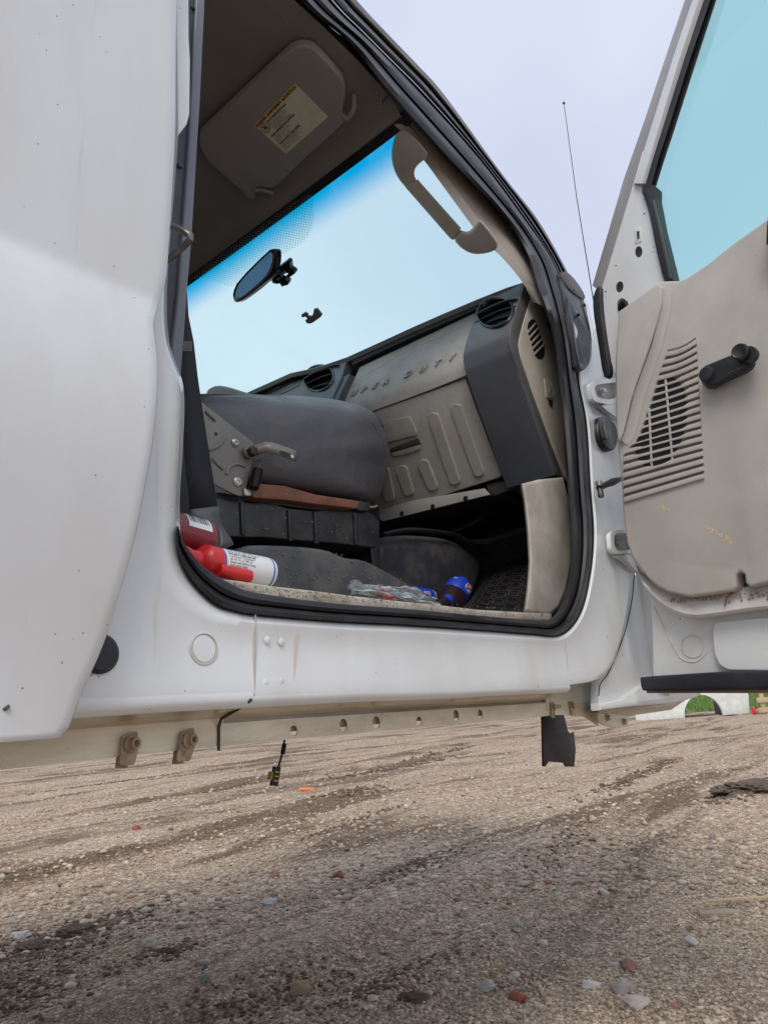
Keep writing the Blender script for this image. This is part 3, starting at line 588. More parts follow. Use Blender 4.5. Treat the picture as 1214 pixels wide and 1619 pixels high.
for p in ((423, 1012), (445, 1015), (420, 1079), (445, 1077)): lathe('spot_weld', PY(.0012)(p), (0, -1, 0), [(0, .0045), (.0004, .0043), (.0010, .0028), (.0012, .0001)], WHITE, T, 16)
# rusty U-nut clips on the flange
def clip(p, h, tilt):
    c = PY(.05)(p); s = (c - EYE).length / F
    o = slab3('flange_clip', [c + Vector((x * s, 0, z * s)) for x, z in rnd([(-11, 12), (12, 17), (14, -8), (11 + tilt, -h), (-12 + tilt, -h + 2), (-13, -2)], 5)], (0, -.003, 0), RUST, T, .0008)
    slab3('clip_back', [c + Vector((x * s, .009, z * s)) for x, z in [(-9, 6), (8, 9), (9 + tilt, -h - 3), (-9 + tilt, -h - 2)]], (0, -.002, 0), RUST, o)
    lathe('clip_nut', c + Vector((1 * s, -.003, 0)), (.25, -1, 0), [(0, .0085), (.002, .0085), (.003, .0062), (.009, .006), (.009, .0035), (.004, .003)], RUST, o, 12)
clip((203, 1176), 30, -3); clip((294, 1170), 30, -6)
for p, tl in (((872, 1120), -2), ((902, 1118), 2)):
    c = PY(.05)(p); s = (c - EYE).length / F
    o = slab3('flange_clip', [c + Vector((x * s, 0, z * s)) for x, z in [(-3, 8), (5, 9), (5 + tl, -14), (-5 + tl, -13)]], (0, -.003, 0), RUST, T, .0006)
    lathe('clip_bolt', c + Vector((3 * s, -.002, 2 * s)), (.7, -.8, 0), [(0, .006), (.003, .006), (.003, .0035), (.014, .0035), (.014, .001)], RUST, o, 10)
slab('flange_front_end', [(862, 1098), (868, 1084), (905, 1076), (935, 1070), (950, 1068), (948, 1116), (946, 1147), (925, 1133), (890, 1130), (868, 1131)], PY(.052), .004, CREAM, T, .001)
# bracket tab with two bolts under the fender
br = slab('fender_bracket', [(945, 1112), (990, 1116), (993, 1140), (980, 1152), (955, 1147), (946, 1140)], PY(.03), .004, CREAM, T, .001, r=4)
for p in ((959, 1135), (985, 1141)):
    lathe('bracket_bolt', PY(.03)(p), (0, -1, 0), [(0, .0085), (.002, .0085), (.002, .0058), (.008, .0055), (.008, .001)], ZINC, br, 6, 20)
# torn rubber flap and the loose cable below the cab
o = slab('rubber_flap', [(857, 1125), (890, 1125), (898, 1156), (902, 1160), (907, 1157), (910, 1184), (908, 1212), (895, 1212), (892, 1206), (868, 1204), (862, 1212), (859, 1211), (858, 1160)], PY(.16), .004, RUBBER, None, .0008)
tag(base(o), 'torn black rubber flap hanging below the rocker in front of the dirt', 'rubber flap')
hc = empty('hanging_cable', PY(.22)((435, 1243)), 'thin black cable with a small yellow-striped weight dangling under the rocker', 'cable')
tube('wire', [PY(.22)(p) for p in ((450, 1170), (448, 1185), (444, 1200), (440, 1214))], .0018, BLACK, hc, 6)
tube('sleeve', [PY(.22)(p) for p in ((450, 1176), (447, 1192))], .0035, BLACK, hc, 8)
slab('weight', [(434, 1212), (445, 1213), (440, 1243), (429, 1242)], PY(.22), .004, BLACK, hc, .001)
slab('yellow_tag', [(429, 1220), (433, 1220), (431, 1233), (427, 1232)], PY(.218), .006, simple('yellow_tag', (.40, .30, .06), .5), hc, .0006)
for k in range(3): slab('yellow_stripe', [(436 - k * .8, 1219 + k * 7), (442 - k * .8, 1220 + k * 7), (441 - k * .8, 1222 + k * 7), (435 - k * .8, 1221 + k * 7)], PY(.2185), .001, YELLOW, hc, 0)
# fender and hood ahead of the open door
def fx(x, z):
    return -.035 + .03 * max(0, .05 - z) / .1 + (.0 if z < .7 else .35 * (z - .7) ** 1.5)
fz = [-.018, -.012, .0, .03, .08, .2, .35, .5, .62, .72, .80, .86, .90, .915]
XS = [1.70 + .05 * i for i in range(23)]
rows = []
for x in XS:
    zb = -.018 if x < 1.95 else -.018 + math.sqrt(max(0, .45 ** 2 - max(0, 2.40 - x) ** 2)) * .9
    rows.append([Vector((x, fx(x, z) if z > -.013 else .03, max(z, zb) if z < .6 else z + .04 * (x - 1.535))) for z in fz])
loft('fender', rows, WHITE, T, 40)
loft('fender_edge', [[Vector((1.70, fx(1.5, z), z + (0 if z < .6 else .0066))) for z in fz], [Vector((1.695, fx(1.5, z) + .05, z)) for z in fz]], WHITE, T)
loft('hood', [[Vector((x, y, .925 + .04 * (x - 1.535) + .03 * math.sin(math.pi * min(1, max(0, (y - .04) / 1.8))))) for x in XS] for y in (.03, .06, .2, .5, .95, 1.4, 1.7, 1.86)], WHITE, T)
slab3('cowl_panel', [(1.56, .05, .925), (1.56, 1.85, .925), (1.80, 1.85, .93), (1.80, .05, .93)], (0, 0, -.02), BLACK, T)
slab('inner_fender', [(950, 1000), (1000, 905), (1030, 925), (1050, 1060), (1035, 1100), (1000, 1112), (948, 1122)], PY(.012), .02, WHITE, T, .004, 3)
slab('fender_lower_lip', [(948, 1112), (985, 1106), (1022, 1080), (1034, 1072), (1060, 1092), (1112, 1095), (1100, 1103), (1060, 1112), (1000, 1117), (950, 1123)], PY(-.004), .02, WHITE, T, .004, 3)
slab('fender_underside', [(948, 1121), (1000, 1115), (1060, 1110), (1085, 1106), (1062, 1122), (1010, 1130), (946, 1127)], PY(.02), .05, CREAM_UNDER, T, .002)
tube('body_gap', spline([PY(.0045)(p) for p in ((1004, 880), (1002, 908), (999, 945), (991, 985), (983, 1012), (963, 1060), (954, 1074), (948, 1082), (946, 1100))], 40), .0013, INK, T, 6)
# rear door skin
def yp(z):
    sm = lambda a, b, t: (lambda u_: u_ * u_ * (3 - 2 * u_))(min(1, max(0, (t - a) / (b - a))))
    return -.030 - .04 * max(0, min(z, .95) - .435) - (.036 * (1 - math.exp(-(.435 - z) / .105)) if z < .435 else 0) + .030 * sm(.34, -.01, z) + .10 * max(0, z - .95)
def on_door(p):
    y = -.04
    for _ in range(6):
        v = PY(y)(p); y = yp(v.z)
    return v
edge = spline([(305, -160), (284, 0), (281, 200), (276, 300), (268, 420), (258, 470), (247, 509), (250, 545), (253, 580), (253, 620), (247, 690), (237, 750), (213, 869), (170, 1011), (134, 1094), (118, 1138), (112, 1152), (103, 1160)], 170)
E_ = [on_door(p) for p in edge]; E_.sort(key=lambda v: -v.z)
def sheet():
    rows = []
    for v in E_:
        xs = [-1.25 + (v.x + 1.25) * t for t in [0, .2, .4, .55, .65, .72, .78, .83, .87, .905, .935, .96, .98, .992]]
        r_ = [Vector((x, yp(v.z), v.z)) for x in xs] + [Vector((v.x - .003, yp(v.z) + .0008, v.z)), Vector((v.x, yp(v.z) + .004, v.z)), Vector((v.x, yp(v.z) + .012, v.z)), Vector((v.x - .012, yp(v.z) + .016, v.z))]
        rows.append(r_)
    b_ = rows[-1]; rows.append([Vector((q.x, q.y + .002, q.z - .003)) for q in b_]); rows.append([Vector((q.x, q.y + .014, q.z - .004)) for q in b_])
    return rows
rd = loft('rear_door', sheet(), WHITE_DOOR, T, 50)
tube('chip', [on_door((9, 1117)), on_door((12, 1121))], .0028, simple('bare_metal_chip', (.10, .08, .08), .7), rd, 8)
slab('rear_door_flange', [(283, -160), (298, -120), (299, 60), (301, 95), (300, 180), (296, 196), (284, 212), (282, 215), (280, 0)], PY(-.006), .02, WHITE, T, .004, 3)
# B pillar inside, striker
slab('b_pillar_shadow_panel', [(296, -160), (322, -160), (314, 0), (303, 200), (293, 350), (283, 480), (276, 570), (270, 600), (245, 560), (250, 300), (270, 0)], PY(.05), .01, PILLAR_DARK, T, .001)
slab('b_pillar_trim', [(316, -160), (334, -160), (325, 0), (318, 150), (304, 380), (298, 450), (293, 520), (287, 604), (268, 600), (274, 540), (283, 460), (291, 350), (301, 200), (311, 0)], PY(.045), .05, PILLAR, T, .003, 3)
slab('b_pillar_inner', [(260, 560), (292, 560), (300, 700), (300, 830), (270, 900), (240, 800)], PY(.20), .02, PILLAR_DARK, T)
for p in ((306, 12), (285, 262), (268, 545)): lathe('pillar_screw', PY(.0485)(p), (0, -1, 0), [(0, .004), (.002, .003)], BLACK, T, 10)
st = [PY(y)(p) for p, y in (((262, 352), .04), ((274, 358), .0), ((290, 366), -.02), ((302, 373), -.028), ((300, 380), -.026), ((286, 393), -.012), ((272, 405), .0), ((262, 412), .04))]
tube('door_striker', spline(st, 30), .0042, STEEL, T, 10)

# ---- cab interior shell
slab3('cab_floor', [(-1.2, .05, .055), (1.3, .05, .055), (1.3, 1.85, .055), (-1.2, 1.85, .055)], (0, 0, -.02), CARPET, T)
slab3('toe_board', [(1.3, .05, .055), (1.75, .05, .36), (1.75, 1.85, .36), (1.3, 1.85, .055)], (.01, 0, -.02), CARPET, T)
slab3('firewall', [(1.75, .03, .3), (1.75, 1.85, .3), (1.75, 1.85, .93), (1.75, .03, .93)], (.02, 0, 0), CARPET, T)
slab3('rear_bulkhead', [(-1.2, .03, .0), (-1.2, 1.85, .0), (-1.2, 1.85, .78), (-1.2, .03, .78)], (-.03, 0, 0), PILLAR_DARK, T)
slab3('far_door_wall', [(-1.25, 1.86, -.03), (1.75, 1.86, -.03), (1.75, 1.86, .88), (-1.25, 1.86, .88)], (0, .04, 0), TAUPE, T)
slab3('far_pillar', [(-.05, 1.84, .88), (.12, 1.84, .88), (.12, 1.72, 1.33), (-.05, 1.72, 1.33)], (0, .03, 0), PILLAR_DARK, T)
slab3('rear_side_wall', [(-1.25, .04, -.02), (.22, .04, -.02), (.22, .06, .85), (.22, .15, 1.36), (.0, .15, 1.36), (.0, .06, .85), (-1.25, .06, .85)], (0, .02, 0), PILLAR_DARK, T)
slab3('roof_skin', [(-1.25, .21, 1.40), (.92, .21, 1.40), (1.06, .26, 1.385), (1.06, 1.64, 1.385), (.92, 1.69, 1.40), (-1.25, 1.69, 1.40)], (0, 0, .03), WHITE, T, .01)
# headliner with its rolled front edge
def hlp(y):
    bow = .012 * (1 - ((y - .95) / .8) ** 2)
    return [(-1.2, 1.365), (.6, 1.365), (.86, 1.36), (.97, 1.352), (1.05, 1.338), (1.095, 1.318), (1.112 + bow, 1.300), (1.120 + bow, 1.303)]
loft('headliner', [[Vector((x, y, z)) for x, z in hlp(y)] for y in [.16 + i * .081 for i in range(21)]], HEADLINER, T, 60)
def wsq(y, u_):                                # a point on the glass: u=0 header, 1 cowl
    bow = .012 * (1 - ((y - .95) / .85) ** 2)
    return Vector((1.125 + .625 * u_ + bow, y, 1.302 - .42 * u_))
ws_n = Vector((-.42, 0, -.625)).normalized(); WSP = PL((1.131, 0, 1.302), (.42, 0, .625))
ws = loft('windshield', [[wsq(.16 + (1.74 - .16) * k / 16 + (-.10 + .2 * k / 16) * u_, u_) for u_ in [i / 10 for i in range(11)]] for k in range(17)], WSGLASS, T, 80)
loft('windshield_frit_edge', [[wsq(y, -.02) + ws_n * .004, wsq(y, .022) + ws_n * .004] for y in [.14 + i * .1 for i in range(17)]], BLACK, T)
slab('frit_dots', [(497, 296), (497, 345), (490, 372), (470, 390), (440, 402), (410, 425), (375, 452), (352, 450), (335, 438), (310, 438), (300, 442), (380, 380), (440, 338)], lambda p: WSP(p) + ws_n * .006, .0004, FRIT, ws, 0, smooth=2)
# A pillar inner trim between seal and glass
TI = [(609, 140), (640, 175), (660, 198), (708, 252), (750, 296), (791, 338), (832, 400), (852, 452), (866, 492)]
A3 = Vector((1.125, .195, 1.3)); B3 = Vector((1.43, .067, .955)); AB = (B3 - A3); PPn = AB.cross(Vector((.55, 1, 0))).normalized(); PP = PL(A3, PPn)
TG = [PZ(1.325)((600, 163)), PP((612, 188)), PP((634, 208)), PP((672, 256)), PP((716, 316)), PP((758, 372)), PP((796, 410)), PP((826, 447)), PP((842, 478))]
t0_ = [PS(.03)(p) for p in TI]; rows = [spline([a.lerp(b, t) + Vector((-.008 * math.sin(math.pi * t), -.005 * math.sin(math.pi * t), 0)) for a, b in zip(t0_, TG)], 60) for t in (0, .08, .25, .5, .75, .92, 1)]
rows.append([tuple(Vector(q) + (Vector(q) - EYE).normalized() * .02 + Vector((.01, -.02, .0))) for q in rows[-1]])
HE = [(385, -125), (430, -60), (474, 0), (510, 33), (547, 63), (580, 103), (613, 145)]
loft('headliner_edge', [[PS(.045)(p) for p in HE], [PS(.035)((p[0] - 6, p[1] + 3)) for p in HE], [PZ(1.36)((p[0] - 40, p[1] + 14)) for p in HE], [PZ(1.368)((p[0] - 110, p[1] + 20)) for p in HE]], HEADLINER, T, 60)
PT = simple('taupe_pillar_trim', (.36, .325, .28), .55, dirt=(.14, .11, .08), amt=.4, grain=700, gb=.2)
loft('a_pillar_trim', rows, PT, T, 60)
tube('trim_joint', [PZ(1.325)(p) for p in ((614, 150), (603, 163), (601, 180))], .001, INK, T, 5)
gh_ = simple('taupe_grab_handle', (.47, .42, .355), .5, dirt=(.16, .12, .09), amt=.3, grain=600, gb=.2)
PH = PL(A3 + Vector((-.02, -.005, 0)), PPn); HD = (PH((700, 320)) - EYE).normalized() * .024
slab('handle_mount', [(640, 205), (629, 207), (621, 222), (618, 245), (621, 265), (629, 282), (642, 298), (648, 293), (658, 284), (654, 277), (655, 266), (664, 256), (679, 247), (668, 230), (652, 214)], PH, .028, gh_, T, .010, 5, smooth=1, depth=HD)
slab('handle_grip', [(640, 296), (644, 291), (660, 283), (664, 288), (729, 361), (726, 367), (717, 380), (711, 377)], PH, .026, gh_, T, .006, 4, depth=HD)
slab('handle_mount', [(716, 379), (726, 363), (738, 368), (747, 362), (757, 346), (764, 352), (780, 372), (788, 386), (785, 395), (771, 401), (749, 403), (731, 395)], PH, .028, gh_, T, .010, 5, smooth=1, depth=HD)
# visor on the headliner
PV = PL(PZ(1.325)((420, 200)), (.10, 0, 1))
vis = slab('sun_visor', [(330, 200), (455, 82), (470, 74), (484, 73), (500, 79), (538, 122), (545, 136), (546, 152), (540, 180), (545, 188), (546, 194), (470, 262), (436, 297), (424, 299), (410, 296), (403, 300), (404, 312), (397, 319), (384, 304), (330, 258), (319, 240), (314, 222), (318, 211)], PV, .02, VISOR, T, .005, 3, smooth=1)
tube('visor_pivot', [PV(p) + Vector((0, 0, dz)) for p, dz in (((541, 184), .004), ((548, 186), -.004), ((556, 178), -.004), ((560, 170), .0), ((560, 160), .02))], .0052, VISOR, vis, 10)
slab('pivot_base', [(548, 160), (556, 144), (566, 146), (573, 156), (571, 170), (560, 180), (549, 175)], PZ(1.345), .012, VISOR, vis, .003, smooth=1)
for p in ((562, 152), (553, 176)): lathe('pivot_screw', PZ(1.344)(p), (0, 0, -1), [(0, .004), (.001, .004)], BLACK, vis, 12)
tube('visor_hook', [PV(p) for p in ((404, 301), (412, 300), (424, 303), (432, 306))], .005, VISOR, vis, 10)
slab('hook_base', [(418, 300), (428, 290), (436, 298), (434, 306), (424, 312)], PZ(1.335), .012, VISOR, vis, .002, smooth=1)
PLb = lambda p: PV(p) + Vector((0, 0, -.0006))
q = [PLb(p) for p in ((402, 197), (466, 131), (519, 184), (452, 243))]
lab = slab('warning_label', [(402, 197), (466, 131), (519, 184), (452, 243)], PLb, .0004, PAPER, vis, 0)
dxv = q[1] - q[0]; dyv = q[0] - q[3]; xw = dxv.length; yh = dyv.length; xn = dxv.normalized(); yn = dyv.normalized(); low = Vector((-.0001, 0, -.0006)) 
def lp(u_, v_, k=1): return q[3] + xn * (u_ * xw) + yn * (v_ * yh) + low * k
slab3('warning_header', [lp(0, .90), lp(1, .90), lp(1, 1.0), lp(0, 1.0)], (0, 0, .0002), YELLOW, lab)
ttx = lambda s, u_, v_, h_, m=INK, sq=.8, b_=0.: text('label_text', s, h_, lp(u_, v_, 1.8), xn, yn, m, lab, 0, sq, 0, 1, b_)
zc = xn.cross(yn)
ttx('\u25B2WARNING  \u25B2AVERTISSEMENT  \u25B2ADVERTENCIA', .015, .918, yh * .082, INK, .74, .0003)
lines = [('DEATH or SERIOUS INJURY can occur', .815, 1), ('Children 12 and under can be killed by the air bag', .765, 0), ('The BACK SEAT is the SAFEST place for children', .72, 0), ('NEVER put a rear-facing child seat in the front', .675, 0), ('Sit as far back as possible from the air bag', .63, 0), ('ALWAYS use SEAT BELTS and CHILD RESTRAINTS', .585, 0),
         ('RISQUE de BLESSURES GRAVES ou MORTELLES', .515, 1), ('Les enfants de 12 ans et moins peuvent etre tues', .465, 0), ('Le SIEGE ARRIERE est le plus SUR pour les enfants', .42, 0), ('Ne JAMAIS installer un siege dos a la route', .375, 0), ('TOUJOURS utiliser les ceintures de securite', .33, 0),
         ('PELIGRO de MUERTE o SERIAS LESIONES', .255, 1), ('Los ninos menores de 12 pueden morir por la bolsa', .205, 0), ('El ASIENTO TRASERO es el lugar MAS SEGURO', .16, 0), ('NUNCA ponga un asiento infantil mirando atras', .115, 0), ('USE SIEMPRE los cinturones y asientos para ninos', .07, 0)]
for s, v_, big in lines: ttx(s, (.20 if v_ > .53 else .06), v_, yh * (.062 if big else .043), INK, .66 if big else .62, .00025 if big else 0)
cc_ = lp(.105, .78, 1.9)
bm = bmesh.new(); ringp = [cc_ + (xn * math.cos(t) + yn * math.sin(t)) * xw * .082 for t in [2 * math.pi * k / 24 for k in range(25)]]; add_tube(bm, ringp, .0008, 5, False); add_tube(bm, [cc_ + (xn - yn) * xw * .055, cc_ - (xn - yn) * xw * .055], .0007, 5); bmo('prohibition_ring', bm, REDINK, lab)
bm = bmesh.new()
for pts_ in ([(-.03, -.03), (.0, .02), (.02, .035)], [(-.02, .0), (.03, -.005)], [(0, .0), (.025, -.035)]): add_tube(bm, [cc_ + xn * (a * xw) + yn * (b * xw) for a, b in pts_], .0012, 6)
bmo('label_figure', bm, INK, lab)
# mirror and mounts on the glass
MP = PX(1.17)((402, 436)); MN = Vector((-1.034, .208, -.46)); MN = (Vector((-.507, .861, .10)).normalized() - (MP - EYE).normalized()).normalized()
mr = slab('rearview_mirror', [(369, 476), (367, 462), (376, 443), (424, 395), (432, 393), (436, 398), (435, 420), (424, 440), (404, 458), (384, 473), (374, 479)], PL(MP, MN), .02, GLOSSBLACK, T, .004, 3, smooth=1)
slab('mirror_glass', [(373, 472), (372, 463), (379, 446), (424, 400), (431, 398), (430, 419), (420, 437), (402, 454), (382, 470)], PL(MP + MN * .0008, MN), .0005, MIRROR, mr, 0, smooth=1)
tube('mirror_stem', [PX(1.19)((424, 434)), PX(1.21)((440, 430)), WSP((452, 428))], .008, BLACK, T, 10)
mt = slab('camera_mount', [(442, 418), (461, 404), (465, 407), (466, 417), (472, 421), (473, 424), (462, 432), (459, 428), (462, 424), (456, 420), (449, 425), (452, 432), (463, 437), (462, 442), (452, 445), (449, 440), (438, 440), (433, 432), (436, 424)], lambda p: WSP(p) + ws_n * .03, .02, BLACK, T, .001)
lathe('mount_ball', WSP((444, 432)) + ws_n * .034, ws_n, [(-.01, .008), (-.004, .013), (.004, .013), (.01, .007)], GLOSSBLACK, mt, 16)
slab('adhesive_bracket', [(497, 488), (502, 487), (510, 497), (507, 501), (494, 510), (487, 511), (483, 506), (487, 503), (484, 500), (478, 501), (477, 497), (483, 493), (487, 495), (488, 499), (494, 499), (496, 494)], lambda p: WSP(p) + ws_n * .004, .006, simple('grey_adhesive_pad', (.16, .16, .13), .7), T, .0008)

# ---- dashboard
U1, U2 = Vector((1.468, 0, .99)), Vector((1.37, 0, .822)); V1, V2 = Vector((1.372, 0, .76)), Vector((1.503, 0, .497))
def dplane(a, b, off=0):
    n = Vector((a.z - b.z, 0, -(a.x - b.x))); n.normalize()
    if n.x > 0: n = -n
    return PL(a + n * off, n), n
PU, nU = dplane(U1, U2, 0); PLw, nL = dplane(V1, V2, 0)
def dash_loft(name, prof, y0, y1, mat, ny=2, bev=.0):
    ys = [y0 + (y1 - y0) * k / ny for k in range(ny + 1)]
    rows = [[Vector((x, y, z)) for x, z in prof] for y in ys]
    o = loft(name, rows, mat, T, 30)
    return o
def dash_solid(name, prof, y0, y1, mat, bevel=.004, parent=None):
    return slab3(name, [Vector((x, y0, z)) for x, z in prof], (0, y1 - y0, 0), mat, parent or T, bevel, 3)
sm_ = lambda pts, it=2: chaikin(pts, it, False)
podp = [(1.60, 1.0), (1.475, .995)] + sm_([(1.468, .985), (1.372, .825), (1.366, .79), (1.374, .755), (1.503, .497)], 3) + [(1.60, .49)]
pod = dash_solid('passenger_dash_pod', podp, .092, .224, DASHDARK, .006)
# air vent in the pod
VOID = simple('vent_void', (.004, .004, .005), .5)
def vent(c, rx, ry, pl_, n_, bodies, name='air_vent', rot=-20):
    for b_ in bodies:
        bm = bmesh.new(); add_slab(bm, [pl_(p) + n_ * .02 for p in ell(c, rx * .9, ry * .9, 36, rot)], n_ * -.06); bmesh.ops.recalc_face_normals(bm, faces=bm.faces); me = bpy.data.meshes.new('c'); bm.to_mesh(me); bm.free(); co_ = bpy.data.objects.new('c', me); col.objects.link(co_); cut(b_, co_)
    pr = [(1.02, -.001), (1.0, .0035), (.96, .005), (.91, .004), (.87, -.004), (.84, -.030)]
    vo = loft(name, [[pl_(p) + n_ * off for p in ell(c, rx * f, ry * f, 40, rot)] for f, off in pr], GLOSSBLACK, T, 60, True)
    slab('vent_throat', ell(c, rx * .86, ry * .86, 30, rot), lambda p: pl_(p) - n_ * .030, .0008, VOID, vo, 0)
    u_ = (pl_((c[0] + 10, c[1] - 4)) - pl_(c)).normalized(); w_ = n_.cross(u_).normalized(); hw = (pl_((c[0] + rx, c[1])) - pl_(c)).length
    if w_.z < 0: w_ = -w_
    for dz, dep, tl, m_ in ((.30, -.004, .35, DASHDARK), (-.05, -.012, .2, BLACK), (-.45, -.014, .2, BLACK)):
        w2 = math.sqrt(max(.1, 1 - dz * dz)) * hw * .84
        loft('vent_vane', [[pl_(c) + u_ * (w2 * t) + w_ * (hw * dz + hw * .14 * (1 - t * t)) + (n_ * (dep + e * .012) + w_ * (-e * tl * .02)) for t in (-1, -.6, -.2, .2, .6, 1)] for e in (0, .5, 1)], m_, vo, 60, thick=.002)
    return vo
v1_ = vent((783, 494), 30, 24, PU, nU, [pod])
# end cap facing the door opening
capn = slab('dash_end_cap', [(843, 458), (870, 455), (890, 484), (905, 560), (915, 660), (920, 760), (898, 762), (889, 748), (826, 575), (820, 548), (822, 530)], PY(.088), .006, BEIGE, T, .0015, smooth=1)
slab('dash_end_border', [(829, 447), (846, 450), (856, 458), (846, 456), (828, 510), (822, 532), (822, 552), (830, 580), (888, 742), (882, 749), (812, 562), (806, 540), (807, 520)], PY(.0905), .006, simple('mid_grey_dash_border', (.095, .093, .095), .45, dirt=(.15, .12, .1), amt=.3), T, .001)
gro = slab('end_vent_recess', [(838, 506), (842, 504), (847, 508), (860, 548), (861, 560), (857, 568), (850, 568), (845, 560), (834, 524), (834, 512)], PY(.0874), .001, simple('vent_void_dark', (.006, .006, .007), .7), capn, 0, smooth=1)
for k in range(5):
    t = (k + .5) / 5.2; a = mixp((833, 519), (846, 564), t); b = mixp((846, 504), (863, 548), t)
    slab('end_vent_slat', [a, (b[0], b[1]), (b[0] + 1.2, b[1] + 3.2), (a[0] + 1.2, a[1] + 3.2)], PY(.086), .002, BEIGE, capn, .0004)
slab('end_cap_latch', [(860, 598), (870, 600), (875, 631), (863, 628)], PY(.0865), .002, BEIGE, capn, .0006)
slab('latch_notch', [(866, 630), (874, 634), (873, 646), (868, 640)], PY(.0868), .001, INK, capn, 0)
tube('latch_line', [PY(.0855)(p) for p in ((862, 603), (868, 622), (872, 604), (875, 628))], .0006, PT, capn, 5)
# text panel with the SUPER DUTY lettering
txp = [(1.60, .985), (1.490, .985)] + sm_([(1.487, .978), (1.415, .855), (1.392, .80), (1.397, .772)], 2) + [(1.6, .76)]
tp = dash_solid('dash_upper_panel', txp, .225, .668, TAUPE, .002)
tube('panel_line', [PL((1.487, 0, .978), (Vector((.978 - .855, 0, -(1.487 - 1.415)))))(p) for p in ((566, 600), (640, 557), (720, 522), (733, 517))], .0006, PT, T, 5)
nT = Vector((-(.978 - .855), 0, (1.487 - 1.415))).normalized(); PTx = PL((1.4865 - .0005, 0, .978), nT)
if nT.x > 0: nT = -nT
def dt(p): return PTx(p)
t0 = dt((545, 638)); t1 = dt((722, 575)); LT = simple('embossed_letters', (.36, .335, .295), .42, dirt=(.1, .08, .06), amt=.4)
letters = 'SUPERDUTY'
spots = [(539, 631), (556, 626), (573, 620), (591, 614), (608, 608), (642, 596), (665, 588), (688, 579), (711, 570)]
upv = (Vector((1.487, 0, .978)) - Vector((1.415, 0, .855))).normalized()
for ch, p in zip(letters, spots):
    v = dt(p); text('embossed_letter', ch, .030, v + nT * .0004 + Vector((0, .010, 0)) - upv * .0, (0, -1, 0), upv, LT, tp, .0016, 1.1, .25, 1, .0004)
slab3('dash_gap', [(1.41, .225, .772), (1.41, .668, .772), (1.41, .668, .755), (1.41, .225, .755)], (.02, 0, 0), INK, T)
# glove box door, handle, ribs
G1, G2 = Vector((1.401, 0, .764)), Vector((1.503, 0, .520)); PG, nG = dplane(G1, G2, 0)
tube('glovebox_gap', spline([PG((p[0], p[1])) + nG * .0015 for p in ((560, 661), (640, 632), (728, 600), (739, 604), (748, 628), (771, 690), (796, 752))], 40), .0016, INK, T, 5)
gbx = slab('glovebox_door', [(600, 648), (735, 599), (739, 604), (793, 750), (790, 755), (622, 808), (560, 826), (520, 800), (540, 668)], PG, .02, TAUPE, T, .0025, 3)
PG1 = lambda p: PG(p) + nG * .005
def rib(a, b, w=8):
    poly = [(a[0] - w, a[1] + 3), (a[0] - w * .2, a[1] - 4), (a[0] + w, a[1] - 3), (a[0] + w + 2, a[1]), (b[0] + w, b[1] - 4), (b[0] + w - 1, b[1] + 1), (b[0] - w * .3, b[1] + 4), (b[0] - w, b[1])]
    return slab('glovebox_rib', poly, PG1, .007, TAUPE, gbx, .0016, 1, r=2.5, sharp=20)
rib((720, 642), (758, 750)); rib((684, 656), (720, 763)); rib((668, 730), (685, 772)); rib((634, 739), (647, 780)); rib((606, 742), (617, 790))
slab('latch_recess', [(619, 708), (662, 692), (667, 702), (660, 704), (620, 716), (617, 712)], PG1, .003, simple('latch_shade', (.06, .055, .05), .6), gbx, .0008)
slab('glovebox_latch', [(600, 668), (649, 657), (660, 683), (659, 688), (612, 700), (600, 702)], lambda p: PG(p) + nG * .006, .008, TAUPE, gbx, .0018, 3)
slab('latch_lip', [(618, 714), (662, 700), (666, 705), (664, 712), (628, 722), (620, 720)], lambda p: PG(p) + nG * .0045, .005, TAUPE, gbx, .0022, 3, smooth=1)
lf = slab('glovebox_hinge_flange', [(598, 806), (600, 800), (765, 772), (774, 782), (605, 824), (598, 818)], PL((1.50, 0, .512), (-.6, 0, .8)) if False else PX(1.497), .004, TAUPE, T, .001)
for p in ((635, 812), (684, 801), (736, 788)): lathe('flange_screw', PX(1.4965)(p), (-1, 0, 0), [(0, .007), (.001, .007), (.0015, .004), (.003, .004)], BLACK, lf, 14)
slab('under_dash_bracket', [(768, 765), (800, 760), (826, 764), (812, 772), (780, 784), (772, 778)], PX(1.51), .01, simple('dark_grey_bracket', (.05, .048, .045), .6), T, .001)
# dash top pad and its black recess
PADL = [(850, 440), (800, 456), (752, 475), (700, 497), (650, 519), (600, 542), (547, 566), (500, 582), (458, 591), (400, 617), (340, 645), (300, 662)]
pa = [PX(1.474)(p) for p in PADL]; pb = [PX(1.478)((p[0] + 1, p[1] + 8)) for p in PADL]
loft('dash_top_pad', [[q + Vector((.004, 0, -.012)) for q in pa], pa, [q + Vector((.004, 0, .004)) for q in pa], [q + Vector((.03, 0, .006)) for q in pa], [Vector((1.74, q.y + .1, q.z - .05)) for q in pa]], DASHTOP, T, 60)
slab('dash_top_recess', [(560, 561), (600, 543), (650, 520), (752, 476), (754, 488), (652, 533), (602, 556), (556, 578)], PX(1.480), .004, INK, T, 0)
